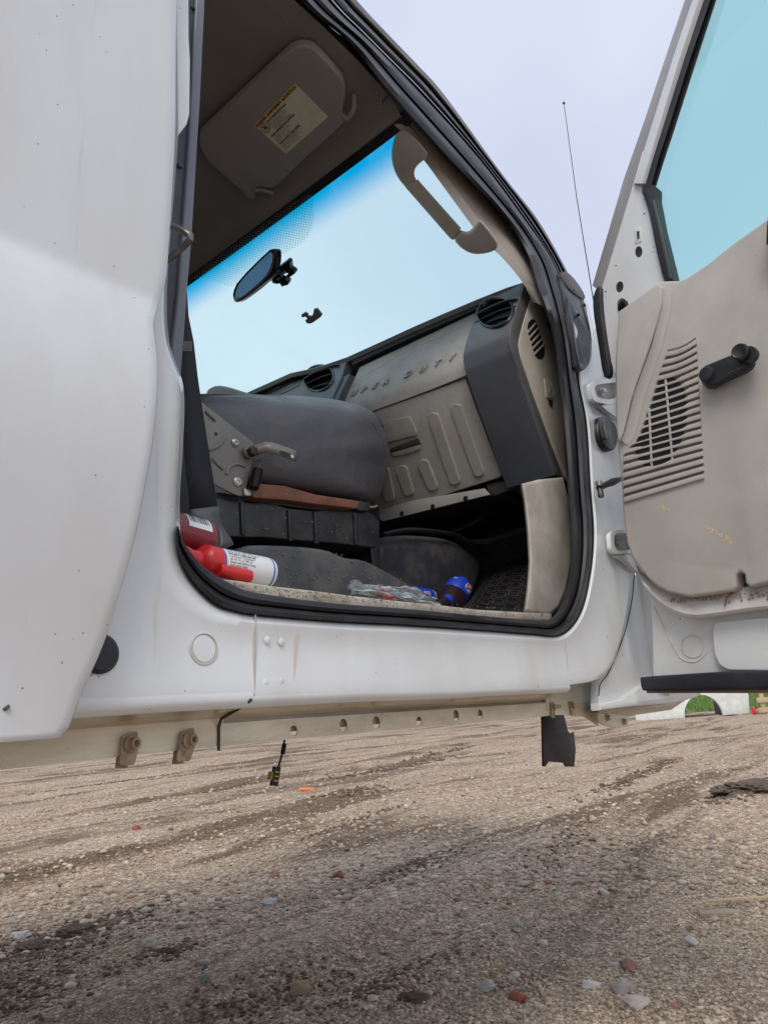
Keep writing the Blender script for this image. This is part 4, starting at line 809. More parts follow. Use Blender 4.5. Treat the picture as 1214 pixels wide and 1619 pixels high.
# centre stack bezel with vent and slots
cenp = [(1.60, .95), (1.445, .95)] + sm_([(1.441, .94), (1.378, .835), (1.36, .78), (1.37, .72), (1.45, .55)], 2) + [(1.6, .5)]
cs_ = dash_solid('centre_dash_bezel', cenp, .669, 1.08, DASHDARK, .004)
C1 = Vector((1.458, 0, .98)); C2 = Vector((1.375, 0, .835)); PC, nC = dplane(C1, C2, 0)
cbf = slab('centre_bezel_face', [(548, 572), (540, 600), (528, 626), (524, 660), (380, 720), (320, 700), (380, 636), (402, 622), (458, 596), (500, 587)], lambda p: PC(p) + nC * .002, .03, DASHDARK, T, .003, 3)
PC0 = PC
def PC(p): return PC0(p) + nC * .002
v2_ = vent((505, 599), 25, 21, PC, nC, [cbf, cs_])
for a, b in (((425, 622), (478, 592)), ((430, 632), (475, 610))): tube('bezel_slot', [PC(a) + nC * .0005, PC(b) + nC * .0005], .0016, GLOSSBLACK, T, 6)
slab('bezel_button', ell((472, 602), 7, 4, 16, -20), lambda p: PC(p) + nC * .0015, .002, BLACK, T, .0005)
slab3('driver_dash', [(1.60, 1.081, .985), (1.47, 1.081, .985), (1.38, 1.081, .83), (1.38, 1.081, .74), (1.46, 1.081, .52), (1.6, 1.081, .5)], (0, .72, 0), TAUPE, T, .004)
slab('instrument_hood', [(325, 622), (328, 614), (342, 608), (360, 611), (384, 619), (430, 632), (400, 650), (330, 650)], PX(1.40), .1, DASHTOP, T, .008, 3, smooth=1)
slab3('under_dash_duct', [(1.52, .25, .50), (1.52, 1.7, .50), (1.70, 1.7, .46), (1.70, .25, .46)], (0, 0, .04), BLACK, T, .01)
tube('wire_harness', [Vector(p) for p in ((1.62, .2, .42), (1.6, .35, .40), (1.61, .5, .43), (1.6, .75, .40), (1.58, 1.0, .43))], .009, BLACK, T, 8)
tube('wire_harness', [Vector(p) for p in ((1.58, .3, .47), (1.56, .42, .44), (1.57, .62, .455), (1.55, .8, .44))], .006, GLOSSBLACK, T, 8)
# kick panel, sill plate
slab('kick_panel', [(824, 762), (852, 755), (890, 752), (900, 790), (905, 840), (905, 890), (896, 935), (884, 962), (868, 977), (846, 972), (829, 966), (834, 930), (837, 885), (834, 835), (829, 790)], PY(.066), .10, simple('beige_kick_panel', (.50, .46, .40), .6, dirt=(.2, .155, .11), amt=.6, ds=13, grain=300, gb=.4, speck=((.5, .36, .2), 50, .09, .93)), T, .012, 4, depth=(.02, .015, 0))
slab('sill_plate', [(352, 915), (380, 918), (430, 926), (500, 934), (560, 942), (640, 951), (700, 957), (760, 964), (830, 968), (872, 970), (872, 982), (760, 978), (640, 966), (524, 958), (430, 946), (380, 936), (360, 925)], PY(.030), .05, simple('dusty_beige_sill_plate', (.46, .42, .35), .7, dirt=(.15, .11, .08), amt=.85, ds=26, grain=200, gb=.6), T, .003, 3)
# vinyl floor covering: hump, tunnel side and ribbed mat
slab('floor_hump', [(330, 905), (352, 884), (385, 864), (402, 860), (470, 862), (520, 868), (535, 876), (552, 882), (572, 883), (595, 892), (640, 918), (672, 935), (700, 952), (660, 975), (520, 970), (380, 950), (330, 930)], PY(.16), .25, MATV, T, .02, 4, smooth=1)
slab('tunnel_cover', [(592, 850), (640, 842), (690, 845), (720, 850), (745, 866), (768, 884), (760, 930), (740, 965), (690, 970), (620, 960), (585, 940)], PY(.42), .4, MATV, T, .05, 5, smooth=1)
tube('tunnel_edge', spline([PY(.41)(p) for p in ((605, 845), (650, 838), (700, 842), (726, 848), (745, 862), (770, 880))], 24), .006, BLACK, T, 8)
MQ = PL((1.30, 0, .072), Vector((-.68, 0, 1)))
fm = slab('rubber_floor_mat', [(744, 962), (766, 915), (792, 882), (810, 874), (845, 870), (845, 975)], MQ, .006, RUBBER, T, .001, r=6)
Q = [(752, 955), (800, 880), (846, 872), (838, 976)]
def bil(u_, v_): return mixp(mixp(Q[0], Q[3], u_), mixp(Q[1], Q[2], u_), v_)
bm = bmesh.new()
MQ1 = lambda p: MQ(p) - Vector((.42, 0, -.9)).normalized() * -.0
nM = Vector((-.68, 0, 1)).normalized()
RIBM = simple('worn_mat_rib', (.05, .047, .045), .5, dirt=(.2, .16, .12), amt=.6, ds=30)
for i in range(4):
    for j in range(8):
        u0, u1 = (i + .10) / 4, (i + .9) / 4; v0, v1 = (j + .12) / 8, (j + .86) / 8
        sk_ = .05 * (i % 2)
        lp_ = [bil(u0, v0 + sk_), bil(u1, v0 + sk_), bil(u1, v1 + sk_), bil(u0, v1 + sk_)]
        bmr = bmesh.new(); pts = [MQ(p) + nM * .003 for p in rnd(lp_, 2.5, 3)]; add_tube(bmr, pts + pts[:2], .0014, 5, False); bmo('mat_rib', bmr, RIBM, fm)
# under seat bin with moulded ribs, cavities
bn = slab('under_seat_bin', [(300, 786), (345, 785), (380, 788), (390, 794), (430, 795), (455, 803), (500, 808), (510, 806), (565, 808), (590, 812), (600, 824), (601, 850), (596, 866), (520, 858), (420, 850), (340, 848), (300, 850)], PY(.235), .4, simple('shiny_black_bin', (.016, .018, .022), .3, dirt=(.12, .11, .10), amt=.4, ds=20, speck=((.5, .45, .35), 110, .09, .86), var=.3), T, .008, 3, r=4)
for x, y0, y1 in ((384, 794, 846), (459, 806, 856), (500, 808, 860), (563, 812, 862)):
    slab('bin_rib', [(x - 3, y0), (x + 3, y0 + 1), (x + 5, y1), (x - 1, y1 - 1)], PY(.231), .006, BLACK, bn, .0015)
slab('bin_foot', [(585, 860), (602, 850), (602, 905), (590, 900)], PY(.26), .3, BLACK, T, .003)
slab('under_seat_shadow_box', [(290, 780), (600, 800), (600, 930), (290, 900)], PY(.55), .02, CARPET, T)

bm = bmesh.new()
for _ in range(230):
    x_ = random.uniform(370, 860); t_ = (x_ - 370) / 490; y_ = 922 + 44 * t_ ** .8 + random.uniform(-1, 12); c0 = PY(.030)((x_, y_)) + Vector((0, random.uniform(-.0005, .0), 0))
    bmesh.ops.create_icosphere(bm, subdivisions=1, radius=1, matrix=Matrix.Translation(c0) @ Matrix.Diagonal((random.uniform(.0006, .002), .0006, random.uniform(.0005, .0012), 1)))
for _ in range(110):
    x_ = random.uniform(345, 640); y_ = random.uniform(800, 850) if random.random() < .3 else random.uniform(868, 925); c0 = PY(.2305 if y_ < 860 else .1590)((x_, y_))
    if y_ > 860 and y_ < 875 + max(0, x_ - 560) * .55: continue
    if y_ < 860 and x_ > 595: continue
    bmesh.ops.create_icosphere(bm, subdivisions=1, radius=1, matrix=Matrix.Translation(c0) @ Matrix.Scale(random.uniform(.0006, .0019), 4))
tag(bmo('dirt_crumbs', bm, simple('pale_dust_crumbs', (.20, .17, .13), .95, var=.4), T, None), kind='stuff')
# ---- seat
seat = empty('passenger_seat', (.85, .5, .055), 'charcoal vinyl passenger seat cushion with its bare recliner bracket', 'seat'); seat.parent = truck; seat.matrix_parent_inverse = Matrix.Translation((0, 0, CAMZ))
for k in ('label', 'category'): del seat[k]
seat['label'] = 'charcoal vinyl seat cushion with its bare recliner bracket'
CO = chaikin([(296, 634), (320, 623), (370, 622), (420, 625), (470, 626), (510, 629), (545, 634), (575, 643), (598, 657), (611, 680), (614, 706), (611, 735), (604, 768), (597, 792), (586, 800), (540, 794), (480, 785), (420, 776), (350, 768), (300, 762)], 2)
cc0 = (455, 708)
def cr2(sx, sy, y): return [PY(y)((cc0[0] + (p[0] - cc0[0]) * sx, cc0[1] + (p[1] - cc0[1]) * sy)) + Vector((0, .006 * mn.noise(Vector(((cc0[0] + (p[0] - cc0[0]) * sx) * .018, (cc0[1] + (p[1] - cc0[1]) * sy) * .03, 2))), 0)) for p in CO]
cush = loft('seat_cushion', [cr2(*q) for q in ((.01, .01, .232), (.25, .2, .233), (.5, .4, .2345), (.70, .60, .238), (.83, .76, .245), (.91, .87, .256), (.96, .94, .272), (.99, .98, .295), (1, 1, .33), (1.0, 1.0, .37), (.99, .99, .45), (.97, .97, .80), (.3, .3, .82))], VINYL, seat, 80, True)
tube('seat_piping', spline([PY(.300)(p) for p in ((318, 625), (345, 624), (420, 627), (510, 632), (560, 642), (592, 657), (607, 675))], 50), .0026, VINYL, cush, 8)
tube('seat_seam', spline([PY(.262)(p) for p in ((330, 640), (420, 640), (510, 644), (560, 652), (588, 668), (597, 690))], 50), .0010, INK, cush, 6)
tube('cushion_hem', spline([PY(.252)(p) for p in ((480, 788), (540, 797), (585, 802), (596, 800))], 20), .002, simple('frayed_hem', (.22, .18, .12), .9), cush, 6)
rk = simple('dusty_bracket_steel', (.21, .205, .19), .45, .3, dirt=(.18, .14, .10), amt=.45, ds=25, grain=200, gb=.3)
rec = slab('recliner_bracket', [(318, 634), (326, 641), (401, 700), (403, 712), (398, 735), (389, 775), (382, 785), (372, 782), (338, 765), (322, 760), (312, 700)], PY(.222), .003, rk, seat, .0008, r=4)
for p, r_ in (((372, 700), .0045), ((376, 762), .0055)):
    lathe('bracket_rivet', PY(.2215)(p), (0, -1, 0), [(0, r_ * 1.5), (.0015, r_ * 1.5), (.0035, r_), (.0035, r_ * .5), (.002, r_ * .4)], ZINC, rec, 18)
lathe('bracket_hole', PY(.2215)((342, 686)), (0, -1, 0), [(0, .003), (.0003, .003)], INK, rec, 12)
for pts_ in ([(330, 712), (345, 705), (358, 690)], [(336, 725), (345, 735), (353, 742)], [(358, 750), (362, 740), (373, 734), (388, 737)], [(325, 650), (341, 665)]):
    tube('pressed_rib', spline([PY(.2215)(p) for p in pts_], 12), .0026, rk, rec, 8)
lathe('pivot_bolt', PY(.218)((393, 716)), (0, -1, 0), [(0, .011), (.004, .011), (.005, .0105)], rk, rec, 20)
lathe('pivot_bolt_head', PY(.213)((396, 715)), (.1, -1, 0), [(0, .0085), (.009, .0085), (.0105, .006)], simple('dark_bolt', (.06, .055, .05), .35, .7), rec, 6, 20)
loft('recliner_lever', [[PY(y)((x, y_ + d)) for d in (-9, 7)] for x, y_, y in ((398, 714, .214), (410, 711, .205), (420, 708, .195), (430, 709, .188), (440, 712, .186), (452, 716, .186), (462, 720, .186), (468, 722, .186))], rk, rec, 60, thick=.003)
slab('lever_slot', [(443, 712), (459, 717), (458, 723), (442, 718)], PY(.1842), .0006, INK, rec, 0, r=2)
lathe('lever_pin', PY(.1842)((462, 722)), (0, -1, 0), [(0, .0026), (.001, .0026)], WHITEP, rec, 10)
sp0 = PY(.212)((408, 742)); sp1 = PY(.212)((401, 772)); ax = (sp1 - sp0); n1_ = Vector((0, 1, 0)); n2_ = ax.normalized().cross(n1_)
tube('recliner_spring', [sp0 + ax * (i / 160) + (n1_ * math.cos(i * .56) + n2_ * math.sin(i * .56)) * .0075 for i in range(161)], .0011, simple('spring_wire', (.05, .048, .045), .35, .8), rec, 6)
tube('spring_hook', [sp0, PY(.212)((411, 734)), PY(.212)((413, 729)), PY(.212)((407, 727))], .0012, STEEL, rec, 6)
slab('seat_rail', [(398, 770), (404, 764), (450, 768), (482, 777), (500, 782), (568, 792), (566, 804), (500, 797), (450, 790), (402, 787), (397, 780)], PY(.222), .025, RUSTROD, seat, .006, 3, r=2)
slab('rail_end', [(566, 792), (586, 794), (584, 808), (565, 806)], PY(.226), .03, BLACK, seat, .001)
slab('rail_under', [(345, 778), (400, 786), (500, 800), (584, 808), (583, 812), (500, 806), (400, 793), (345, 786)], PY(.24), .05, INK, seat, .001)
slab('rail_nut', [(386, 772), (398, 774), (397, 784), (388, 783)], PY(.217), .008, ZINC, seat, .001)
# seat belt
bt = loft('seat_belt', [[PY(y)((xl, y_)), PY(y - .002)((xl * .5 + xr * .5, y_)), PY(y)((xr, y_))] for xl, xr, y_, y in ((289, 294, 440, .19), (288, 298, 500, .18), (287, 306, 540, .175), (286, 313, 600, .17), (289, 325, 680, .165), (295, 336, 750, .16), (302, 344, 806, .155))], WEB, T, 60, thick=.0015)
bm = bmesh.new()
for k in range(4): add_tube(bm, [PY(.171)(p) for p in [(290 + i * 2.2, 541 + k * 4 + (2 if i % 2 else -1)) for i in range(7)]], .0006, 4)
bmo('belt_stitching', bm, simple('pale_thread', (.4, .38, .36), .8), bt)
loft('belt_anchor_sleeve', [[PY(y)((xl, yl)), PY(y - .002)(((xl + xr) / 2, (yl + yr) / 2)), PY(y)((xr, yr))] for xl, yl, xr, yr, y in ((301, 806, 345, 801, .152), (303, 818, 346, 815, .151), (308, 832, 349, 830, .15), (318, 848, 356, 842, .15), (330, 862, 364, 852, .15), (344, 874, 368, 862, .15))], BELTM, T, 60, thick=.005)

# ------------------------------------------------------------------ the open front door
PDo = PD
fd = bpy.data.objects.new('front_door', None)
pane = [(1022, 303), (1049, 191), (1110, 0), (1145, -125), (1400, -125), (1400, 300), (1214, 390), (1060, 470)]
door = slab('front_door', [(1005, 880), (1000, 800), (978, 690), (972, 600), (960, 540), (948, 490), (946, 470), (1040, 470), (1090, 470), (1214, 400), (1300, 350), (1460, 300), (1460, 1072), (1250, 1070), (1214, 1068), (1100, 1072), (1031, 1075), (1031, 1066), (1030, 1000), (1027, 950), (1020, 920)], PD(-.035), .05, paint('dusty_white_door_steel', (.75, .78, .785), .22), T, .004, 3)
slab('door_skin', [(985, 640), (1600, 640), (1600, 1078), (1036, 1078), (1033, 1010), (1030, 940), (1010, 850)], PD(-.11), .01, WHITE, door, .003)
P0 = PD(0); P1 = PD(-.008)
# hinge side steel of the window frame with stamped holes
holed('mirror_sail_panel', [(949, 462), (1001, 290), (1015, 240), (1040, 222), (1018, 292), (1015, 303), (1022, 324), (1035, 385), (1050, 450), (1052, 600), (975, 600), (962, 560), (951, 500)], [ell((1009, 398), 6, 9, 18), ell((979, 453.5), 6, 9, 18, 10), rnd([(1005.5, 365), (1009.5, 364), (1009.5, 378), (1006, 379)], 1.5, 2), ell((982, 480), 7, 9, 16, 20)], P1, .003, WHITE, door)
for c, rx, ry in (((1009, 398), 7.5, 10.5), ((979, 453.5), 7.5, 10.5)):
    pass
slab('sail_inner_skin', [(955, 470), (1000, 300), (1020, 300), (1040, 420), (1040, 520), (975, 540)], PD(-.03), .002, simple('grey_inner_steel', (.40, .38, .38), .6), door, 0)
slab('slot_boss', [(1002, 362), (1014, 358), (1014, 382), (1003, 386)], PD(-.0065), .004, WHITE, door, .001, r=2)
slab('slot', [(1006, 366), (1010, 365), (1010, 377), (1007, 378)], PD(-.0058), .0006, INK, door, 0)
for p in ((973, 420), (957, 461), (1018, 338)): lathe('weld_mark', P1(p), DN, [(0, .0022), (.0008, .001)], INK, door, 8)
P2 = PD(-.004)
loft('window_frame', [[PD(off)(p) for p in r_] for r_, off in (([(1126, -125), (1094, 0), (1062, 95), (1032, 190), (1001, 290)], -.014), ([(1127, -125), (1095, 0), (1063, 95), (1033, 190), (1002, 290)], .0), ([(1136, -125), (1104, 0), (1072, 97), (1044, 190), (1014, 290)], .006), ([(1146, -125), (1112, 0), (1080, 97), (1051, 190), (1022, 290)], -.004))], WHITE, door, 70)
loft('frame_outer_flange', [[PD(off)(p) for p in r_] for r_, off in (([(1115, -125), (1082, 0), (1050, 95), (1018, 191), (985, 285), (960, 370), (936, 452)], -.05), ([(1116, -125), (1083, 0), (1051, 95), (1019, 191), (986, 285), (961, 370), (938, 453)], -.032), ([(1121, -125), (1089, 0), (1057, 95), (1026, 191), (993, 288), (968, 375), (944, 458)], -.02), ([(1126, -125), (1094, 0), (1062, 95), (1032, 190), (1001, 290), (975, 380), (950, 462)], -.014))], simple('grey_outer_flange', (.34, .33, .33), .4, dirt=(.2, .17, .14), amt=.3), door, 70)
loft('window_run_seal', [[PD(off)(p) for p in r_] for r_, off in (([(1145, -125), (1111, 0), (1079, 97), (1050, 190), (1030, 250), (1018, 292)], -.006), ([(1150, -125), (1116, 0), (1084, 97), (1054, 190), (1034, 250), (1021, 295)], .004), ([(1158, -125), (1122, 0), (1088, 100), (1057, 200), (1040, 252), (1028, 298)], .003), ([(1160, -125), (1124, 0), (1090, 100), (1059, 200), (1042, 253), (1030, 298)], -.008), ([(1168, -125), (1131, 0), (1096, 108), (1062, 214), (1048, 256), (1035, 298)], -.006), ([(1169, -125), (1132, 0), (1097, 108), (1063, 214), (1049, 256), (1036, 298)], -.03))], RUBBER, door, 50)
slab('division_bar_seal', [(1015, 294), (1020, 289), (1036, 294), (1036, 312), (1045, 360), (1066, 446), (1050, 446), (1038, 400), (1024, 325), (1014, 304)], PD(.003), .03, RUBBER, door, .003, 3, r=2)
slab('division_bar_lip', [(1030, 316), (1034, 315), (1062, 440), (1056, 440)], PD(.006), .006, simple('green_grey_rubber', (.06, .08, .075), .4), door, .001)
slab('door_glass', [(1024, 300), (1060, 205), (1130, 0), (1172, -130), (1420, -130), (1420, 420), (1214, 420), (1050, 470)], PD(-.02), .004, DGLASS, door, 0)
slab('hinge_edge_weatherstrip', [(937, 462), (949, 447), (949, 478), (955, 530), (962, 570), (964, 592), (958, 598), (952, 594), (944, 540), (936, 490)], PD(.004), .015, RUBBER, door, .003, 3, smooth=1)
slab('sail_black_opening', [(974, 492), (978, 478), (985, 472), (993, 478), (988, 490)], PD(-.004), .003, GLOSSBLACK, door, .0008, smooth=1)
# trim panel
trim_px = [(976, 492), (990, 482), (1038, 446), (1045, 444), (1072, 443), (1083, 439), (1114, 419), (1155, 386), (1214, 344), (1290, 290), (1420, 240), (1500, 240), (1500, 900), (1380, 905), (1290, 912), (1214, 921), (1185, 929), (1177, 922), (1175, 908), (1169, 904), (1163, 908), (1164, 926), (1158, 934), (1122, 940), (1089, 944), (1056, 937), (1038, 928), (1023, 915), (998, 882), (990, 860), (986, 835), (983, 805), (980, 755), (975, 707), (972, 660), (971, 584), (973, 542)]
trim = slab('door_trim_panel', trim_px, PD(.030), .035, BEIGE_DOOR, door, .007, 4, sharp=60)
facet = slab('trim_facet', [(978, 493), (990, 484), (1038, 448), (1044, 450), (1046, 466), (1044, 488), (1026, 548), (998, 625), (988, 668), (983, 688), (977, 700), (974, 680), (973, 600), (974, 545)], PD(.046), .02, BEIGE_DOOR, trim, .006, 4, smooth=1, sharp=60)
loft('trim_valley', [[PD(off)(p) for p in r_] for r_, off in (([(1047, 455), (1046, 485), (1029, 548), (1002, 622), (988, 680), (982, 696)], .043), ([(1052, 458), (1051, 488), (1035, 550), (1008, 625), (993, 684), (986, 700)], .033), ([(1062, 458), (1060, 492), (1046, 548), (1018, 630), (1003, 690), (992, 704)], .0306))], BEIGE_DOOR, trim, 80)
# speaker grille: dark opening, slats and bars
L_top, L_bot = [(1056, 548), (1041, 590), (1026, 640), (1008, 690), (985, 716), (984, 760), (986, 796)], None
def leftx(y):
    P_ = L_top
    if y <= P_[0][1]: return P_[0][0]
    for a, b in zip(P_, P_[1:]):
        if a[1] <= y <= b[1]: return a[0] + (b[0] - a[0]) * (y - a[1]) / (b[1] - a[1])
    return P_[-1][0]
vo_ = []
for p in ell((1043, 668), 40, 74, 48, 14): vo_.append((max(p[0], leftx(p[1]) + 4), p[1]))
slab('speaker_opening', vo_, PD(.0324), .0012, simple('speaker_void', (.008, .008, .009), .8), trim, 0)
NR = 20
def row(k):                                    # left and right ends of groove k
    yr = 533 + (757 - 533) * k / (NR - 1); xr = 1099 + (1112 - 1099) * k / (NR - 1)
    yl = 552 + (795 - 552) * k / (NR - 1); return (leftx(yl), yl), (xr, yr)
def in_void(x, y):
    t = R(14); dx, dy = x - 1043, y - 668; u_ = dx * math.cos(t) + dy * math.sin(t); v_ = -dx * math.sin(t) + dy * math.cos(t); return (u_ / 40) ** 2 + (v_ / 74) ** 2 < 1
for k in range(NR - 1):
    a, b = row(k); c, d = row(k + 1); pts_u = []; pts_l = []
    n = 10
    for i in range(n + 1):
        t = i / n; bow = 4.0 * math.sin(math.pi * t) * max(0, 1 - k / 9.)
        u_ = mixp(a, b, t); l_ = mixp(c, d, t); hgt = (l_[1] - u_[1])
        pts_u.append((u_[0], u_[1] + bow + hgt * .30)); pts_l.append((mixp(u_, l_, .84)[0], u_[1] + bow + hgt * .90))
    # thinner where the speaker shows through
    pu, pl_ = [], []
    for u_, l_ in zip(pts_u, pts_l):
        m_ = in_void(*mixp(u_, l_, .5)); pu.append((u_[0], u_[1] + (2.6 if m_ else 0))); pl_.append((l_[0], l_[1] - (.4 if m_ else 0)))
    slab('speaker_slat', pu + pl_[::-1], PD(.0355), .0055, BEIGE_DOOR, trim, .0010, 2)
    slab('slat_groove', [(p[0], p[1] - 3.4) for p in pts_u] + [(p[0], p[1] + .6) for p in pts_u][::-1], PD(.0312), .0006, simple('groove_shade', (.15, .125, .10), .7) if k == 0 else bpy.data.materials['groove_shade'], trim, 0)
for xa, ya, xb, yb in ((1051, 600, 1062, 732), (1025, 645, 1029, 738), (1078, 600, 1079, 601)):
    if xb < xa: continue
    slab('speaker_bar', [(xa - 1.3, ya), (xa + 1.6, ya), (xb + 1.6, yb), (xb - 1.3, yb)], PD(.0352), .003, BEIGE_DOOR, trim, .0004)
# window crank
cb = PD(.032)((1128, 598)); ck = PD(.062)((1120, 592)); cend = PD(.062)((1172, 563))
cr0 = lathe('window_crank', cb, DN, [(0, .022), (.012, .021), (.022, .017), (.030, .016)], BLACK, door, 28)
slab('crank_arm', [(1107, 590), (1110, 579), (1122, 574), (1160, 558), (1186, 560), (1190, 572), (1182, 584), (1150, 598), (1124, 612), (1111, 606)], PD(.060), .016, BLACK, cr0, .004, 3, smooth=1)
lathe('crank_hub', PD(.058)((1118, 592)), DN, [(0, .0155), (.006, .015), (.010, .012), (.0105, .001)], BLACK, cr0, 28)
lathe('crank_knob', PD(.060)((1186, 563)), DN, [(0, .016), (.008, .0165), (.014, .0155)], BLACK, cr0, 28)
lathe('crank_knob_cap', PD(.074)((1172, 558)), DN, [(-.004, .0155), (.006, .016), (.011, .0155), (.014, .013), (.0128, .011), (.0128, .001)], BLACK, cr0, 28)
tube('crank_line', [PD(.0605)(p) for p in ((1150, 590), (1178, 578))], .0008, DASHTOP, cr0, 5)
slab('pull_handle', [(1212, 340), (1240, 330), (1250, 420), (1215, 392), (1209, 384), (1210, 356)], PD(.07), .04, BLACK, door, .006, 3)
# scuffs on the panel
SCUFF = simple('yellow_scuff', (.72, .62, .34), .7)
bm = bmesh.new()
for _ in range(90):
    if random.random() < .7: a = (random.uniform(1112, 1154), 0); y = 832 + (a[0] - 1112) * .52 + random.gauss(0, 2.0)
    else: a = (random.uniform(1040, 1056), 0); y = 796 + (a[0] - 1040) * .7 + random.gauss(0, 1.2)
    l = random.uniform(1.5, 4); pts = [PD(.0302)(p) for p in ((a[0], y), (a[0] + l, y + l * .45), (a[0] + l, y + l * .45 + 1.3), (a[0], y + 1.3))]; add_slab(bm, pts, DN * -.0001)
tag(bmo('scuff_marks', bm, SCUFF, trim), kind='stuff')
# steel below the trim: ledge, stamped pocket, embossed circle, lower weatherstrip
DUST = paint('dusty_door_steel', (.74, .74, .73), .45)
ledge_u = [(1002, 880), (1010, 902), (1030, 924), (1056, 940), (1089, 948), (1122, 944), (1180, 934), (1250, 926), (1400, 918)]
ledge_l = [(1006, 897), (1016, 925), (1038, 950), (1066, 968), (1096, 976), (1125, 974), (1180, 966), (1250, 960), (1400, 955)]
loft('door_ledge', [[PD(off)(mixp(a, b, t)) for a, b in zip(spline(ledge_u, 50), spline(ledge_l, 50))] for t, off in ((-.2, .0), (.0, .004), (.5, .010), (.85, .012), (.97, .006), (1.05, -.014), (1.10, -.034))], DUST, door, 60)
slab('stamped_pocket', [(1128, 984), (1300, 966), (1300, 1062), (1150, 1060), (1136, 1052), (1128, 1035), (1125, 1005)], PD(-.020), .02, WHITE, door, .010, 4, r=6)
c_ = PD(-.035)((1094, 1022)); tube('stamped_ring', [c_ + (Vector((0, 0, 1)) * math.sin(t) + DD * math.cos(t)) * .022 for t in [2 * math.pi * k / 28 for k in range(29)]], .002, DUST, door, 8)
tube('stamped_crease', spline([PD(-.0355)(p) for p in ((1034, 960), (1048, 990), (1064, 1022), (1078, 1042), (1100, 1046), (1118, 1030))], 30), .0022, DUST, door, 8)
slab('lower_weatherstrip', [(1010, 1071), (1030, 1069), (1120, 1063), (1214, 1060), (1500, 1056), (1500, 1090), (1214, 1090), (1060, 1093), (1014, 1092), (1011, 1084)], PD(-.004), .03, RUBBER, door, .006, 3)
slab('weatherstrip_carrier', [(1020, 1090), (1500, 1088), (1500, 1096), (1214, 1096), (1022, 1096)], PD(-.012), .02, simple('brown_dust_strip', (.16, .12, .09), .8), door, .001)
tube('dry_stem', [PD(.014)(p) for p in ((1158, 936), (1148, 944), (1145, 958))], .0014, simple('dry_brown_stem', (.22, .09, .05), .8), door, 5)
bm = bmesh.new()
for _ in range(120):
    x_ = random.uniform(1060, 1240); t = random.random(); base_y = 946 + (x_ - 1060) * -.075; pth = (x_, base_y + abs(random.gauss(0, 5)))
    c0 = PD(.012)(pth); s_ = random.uniform(.0006, .0022); m_ = Matrix.Translation(c0) @ Matrix.Scale(s_, 4); bmesh.ops.create_icosphere(bm, subdivisions=1, radius=1, matrix=m_)
tag(bmo('ledge_dirt', bm, simple('dry_dirt_crumbs', (.24, .19, .14), .95), door, None), kind='stuff')
# hinges, check strap, wiring boot between body and door
def hinge_(pts, holes_, nm):
    h_ = slab(nm, pts, PY(-.022), .03, WHITE, T, .003, 3, r=4)
    return h_
def ubracket(outer, inner, yb, nm):
    h_ = holed(nm, rnd(outer, 6, 4), [rnd(inner, 5, 4)], PY(-.014), .010, WHITE, T)
    slab('hinge_plate', rnd(outer, 6, 4), PY(yb), .004, simple('grey_hinge_plate', (.42, .42, .42), .5, dirt=(.25, .2, .14), amt=.5) if 'grey_hinge_plate' not in bpy.data.materials else bpy.data.materials['grey_hinge_plate'], h_, .001)
    return h_
h1 = ubracket([(932, 606), (945, 600), (985, 596), (990, 632), (962, 640), (938, 634)], [(939, 611), (948, 607), (976, 604), (979, 627), (960, 632), (943, 628)], .0, 'upper_hinge')
lathe('hinge_bolt', PY(-.002)((950, 620)), (-.3, -1, 0), [(0, .010), (.003, .010), (.003, .0065), (.012, .006), (.013, .004)], WHITE, h1, 6, 20)
slab('hinge_gusset', [(950, 641), (985, 632), (990, 665), (975, 660), (960, 650)], PY(-.012), .012, WHITE, h1, .002)
h2 = ubracket([(964, 843), (972, 838), (1004, 838), (1008, 874), (972, 877), (966, 868)], [(970, 846), (976, 843), (1000, 843), (1003, 868), (976, 871), (971, 864)], .0, 'lower_hinge')
slab('hinge_gusset', [(972, 878), (1006, 874), (1010, 905), (1000, 898), (985, 884)], PY(-.012), .012, WHITE, h2, .002)
lathe('hinge_bolt', PY(-.002)((975, 860)), (0, -1, 0), [(0, .006), (.005, .006), (.007, .003)], ZINC, h2, 12)
bt_ = slab('wiring_boot', [(946, 664), (952, 657), (964, 660), (975, 672), (978, 700), (970, 714), (956, 708), (947, 690)], PY(-.01), .03, BLACK, T, .006, 3, smooth=1)
slab('boot_clip', [(948, 660), (955, 659), (957, 676), (961, 684), (960, 694), (954, 692), (950, 678)], PY(-.014), .004, STEEL, bt_, .0008)
ck_ = tube('check_strap', [PY(-.02)(p) for p in ((946, 772), (958, 766), (968, 762), (984, 756))], [.006, .007, .009, .004], BLACK, T, 10)
lathe('check_bolt', PY(-.02)((949, 780)), (0, 0, -1), [(-.012, .004), (-.012, .007), (.0, .007), (.006, .0075), (.010, .005)], STEEL, ck_, 8)
lathe('check_cap', PY(-.022)((946, 764)), (0, 0, 1), [(-.006, .006), (.004, .007), (.006, .004)], ZINC, ck_, 12)
# antenna
ant = tube('radio_antenna', [Vector((1.90, .09, .96)), Vector((1.88, .085, 1.14)), Vector((1.865, .080, 1.45)), PY(.078)((891, 163))], [.003, .0016, .0014, .0011], BLACK, T, 8)
lathe('antenna_tip', PY(.078)((891, 163)), (0, 0, 1), [(-.004, .002), (-.002, .004), (.002, .004), (.004, .002)], BLACK, ant, 10)

# ------------------------------------------------------------------ loose things on the cab floor
def frame_of(p0, p1): return (p1 - p0).normalized()
